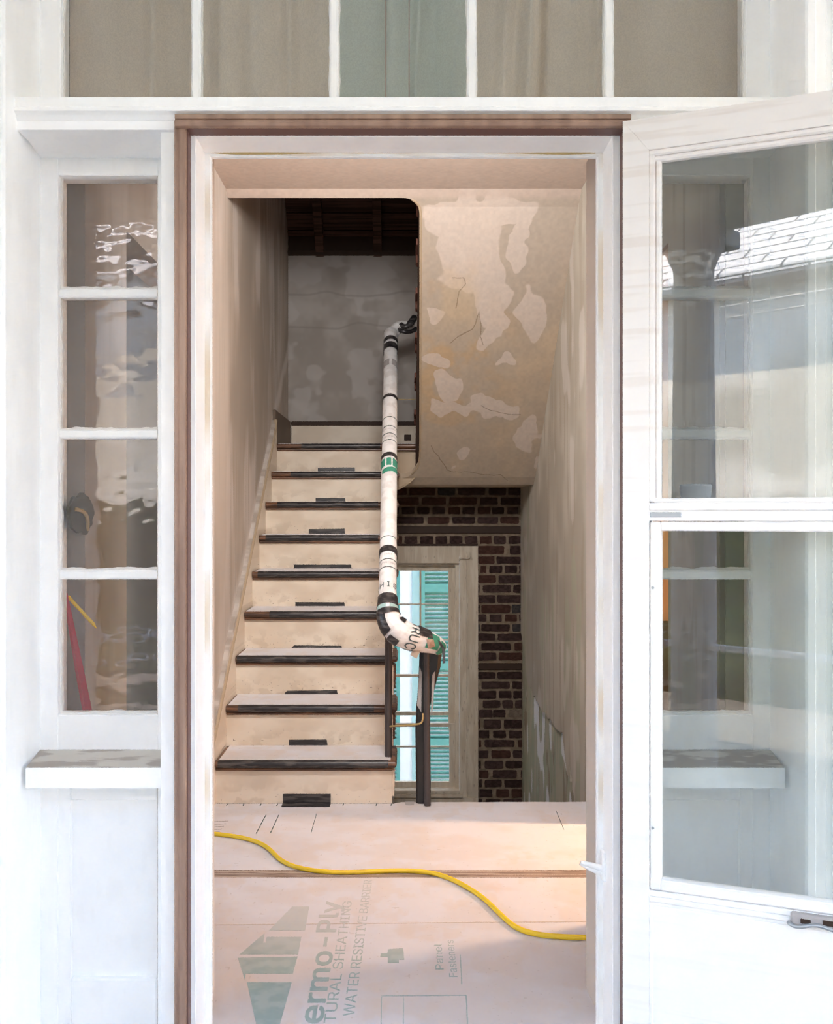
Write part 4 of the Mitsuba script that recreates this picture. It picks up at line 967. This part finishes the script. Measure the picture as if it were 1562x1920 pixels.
put(t + '__stand', cat(tube([(2.62, 3.92, 0), (2.62, 3.92, 1.80)], .015, 8), tube([(2.4, 3.7, 0), (2.62, 3.92, .5), (2.84, 4.14, 0)], .01, 6), tube([(2.4, 4.14, 0), (2.62, 3.92, .5), (2.84, 3.7, 0)], .01, 6), tube([(2.62, 3.92, 1.78), (2.5, 3.92, 1.80)], .012, 8)), 'm_iron')
put(t + '__hood', cat(cbox(2.45, 2.85, 3.77, 4.07, 1.76, 1.80, .01), cbox(2.44, 2.45, 3.77, 4.07, 1.715, 1.80)), 'm_iron')  # lip added to keep the lamp low on the far hall wall
em = sheet([(2.46, 3.84, 1.755), (2.70, 3.84, 1.755), (2.70, 4.00, 1.755), (2.46, 4.00, 1.755)])
em.faces = em.faces[:, ::-1]
scene[t + '__glass'] = {**mikit.ply(em, 'm_plain_white'), 'emitter': {'type': 'area', 'radiance': {'type': 'rgb', 'value': [ADDED_WARM_LAMP * c for c in (1.0, .60, .33)]}}}
t = thing('added_fill_light', 'added unseen fill light inside above the door, brightening the hall', 'lamp')  # unseen fill light added to brighten the hall and stairs
put(t + '__housing', cbox(-.27, .27, 2.69, 2.745, 2.34, 2.77, .01), 'm_iron')
put(t + '__barn_door', cbox(-.28, -.27, 2.69, 3.02, 2.345, 2.77), 'm_iron'); put(t + '__barn_door', cbox(.27, .28, 2.69, 3.02, 2.345, 2.77), 'm_iron')  # blades added to keep the fill off the near side walls
put(t + '__bracket', cbox(-.05, .05, 2.64, 2.70, 2.66, 2.86), 'm_iron')
em = sheet([(-.26, 2.75, 2.36), (.26, 2.75, 2.36), (.26, 2.75, 2.75), (-.26, 2.75, 2.75)])
em.faces = em.faces[:, ::-1]
scene[t + '__glass'] = {**mikit.ply(em, 'm_plain_white'), 'emitter': {'type': 'area', 'radiance': {'type': 'rgb', 'value': [HALL_FILL * c for c in (1.0, .975, .955)]}}}
t = thing('carton', 'small tan carton on a dark crate in the right side room', 'box')
put(t + '__box', cbox(1.06, 1.30, 4.26, 4.46, .802, .99), 'm_carton'); 
put('crate', cbox(1.02, 1.36, 4.22, 4.50, -.02, .80), 'm_darkwood', label='dark crate under the tan carton in the right side room', cat='crate')

# ------------------------------------------------------------------ outside, behind the house: the lane and the neighbouring wall with shutters
t = thing('house_behind', 'white house across the lane with teal louvered shutters, seen through the back window', 'house')
DN = 9.9
put(t + '__wall', cbox(-8, 8, DN, DN + .3, -3, 6), 'm_lane')
put(t + '__trim', cbox(X(773, DN), X(787.5, DN), DN - .03, DN + .02, -2, 2.2, .004), 'm_ink_pale')
def shutter(x0, x1, z0, z1):
    k = thing(t + '__shutter')
    a = [cbox(x0, x0 + .035, DN - .06, DN - .02, z0, z1), cbox(x1 - .035, x1, DN - .06, DN - .02, z0, z1)]
    rails = np.linspace(z0, z1, 5)
    for z in rails:
        a.append(cbox(x0 + .03, x1 - .03, DN - .058, DN - .022, z - .04, z + .04))
    put(k + '__frame', cat(*a), 'm_teal')
    for r0, r1 in zip(rails[:-1], rails[1:]):
        for z in np.arange(r0 + .055, r1 - .04, .041):
            s = cbox(x0 + .032, x1 - .032, -.022, .022, -.004, .004, .001)
            s.apply_transform(trimesh.transformations.rotation_matrix(math.radians(-38), (1, 0, 0))); s.apply_translation((0, DN - .04, z))
            put(k + '__slat', s, 'm_teal')
shutter(X(790, DN), X(790, DN) + .38, -1.75, 1.30)
shutter(X(750, DN) - .36, X(750, DN), -1.75, 1.30)
put('ground', cbox(-40, 40, -40, 40, -3.2, -3.0), 'm_ground', label='ground around the house', kind='structure')
put('porch_floor', cbox(-16, 16, -1.3, 2.36, -.45, -.30), 'm_porch', label='porch floor in front of the door', kind='structure')

# ------------------------------------------------------------------ outside, before the door: the porch and the house opposite, mirrored in the glass
put('porch_ceiling', cbox(-16, 16, -1.3, 2.30, 3.22, 3.30), 'm_ceilwhite', label='pale porch ceiling', kind='structure')
put('porch_beam', cat(cbox(-16, 16, -1.12, -.84, 2.88, 3.22), cbox(-16, 16, -1.15, -.81, 2.97, 3.03, .008)), 'm_ceilwhite', label='porch beam on the column', kind='structure')
t = thing('porch_column', 'pale grey round porch column with a square capital, mirrored in the open door glass', 'column')
cx, cy = -1.155, -1.005
sh = trimesh.creation.revolve([(0, -.30), (.16, -.30), (.16, -.22), (.135, -.18), (.128, .2), (.125, 1.2), (.112, 2.45), (.112, 2.52), (.122, 2.53), (.122, 2.56), (.112, 2.57), (.114, 2.66), (.15, 2.74), (.17, 2.78), (0, 2.78)], sections=40)
sh.apply_translation((cx, cy, 0)); put(t + '__shaft', sh, 'm_column', smooth=40)
put(t + '__capital', cbox(cx - .19, cx + .19, cy - .19, cy + .19, 2.78, 2.88, .006), 'm_column')
put('porch_rail', cat(cbox(-6, 6, -1.0, -.94, .495, .525)), 'm_plain_white', label='white top rail of the porch railing', cat='railing')
t = thing('house_opposite', 'pale house opposite the porch with a bright roof, mirrored in the door glass', 'house')
put(t + '__wall', cbox(-34, 14, -9.3, -9.0, -3, 4.62), 'm_stucco')
rf = extrude([(-8.45, 4.45), (-8.45, 4.53), (-13.5, 8.0), (-13.5, 7.9)], -35, 15, 'x')
put(t + '__roof', rf, 'm_roof')
put(t + '__eave', cbox(-35, 15, -9.0, -8.47, 4.40, 4.46), 'm_mark')
put('overhead_wire', cat(tube(spline([(-30, -7.5, 4.15), (-10, -7.5, 3.85), (12, -7.5, 4.2)], 40), .012, 6), tube(spline([(-30, -7.6, 4.05), (-10, -7.6, 3.72), (12, -7.6, 4.12)], 40), .012, 6)), 'm_deadwire', label='pale overhead wires before the house opposite', cat='wire')
put('yard', cbox(-30, 20, -9, -1.3, -.7, -.5), 'm_paving', label='pale paved yard before the porch', kind='structure')
hg = trimesh.creation.box((26, 1.2, 2.0)); hg = hg.subdivide_to_size(.30); hv = np.array(hg.vertices)  # hedge added so the lower door glass mirrors something dark
hv += (meshkit.fbm(hv * 2.0, 3)[:, None] - .5) * .35 * np.sign(hv) * (np.abs(hv) > .55)
hv += np.array([-8, -5.2, .25])
put('hedge', trimesh.Trimesh(hv, hg.faces, process=False), 'm_added_hedge', smooth=True, label='added dark clipped hedge that darkens what the lower door glass mirrors', cat='hedge')
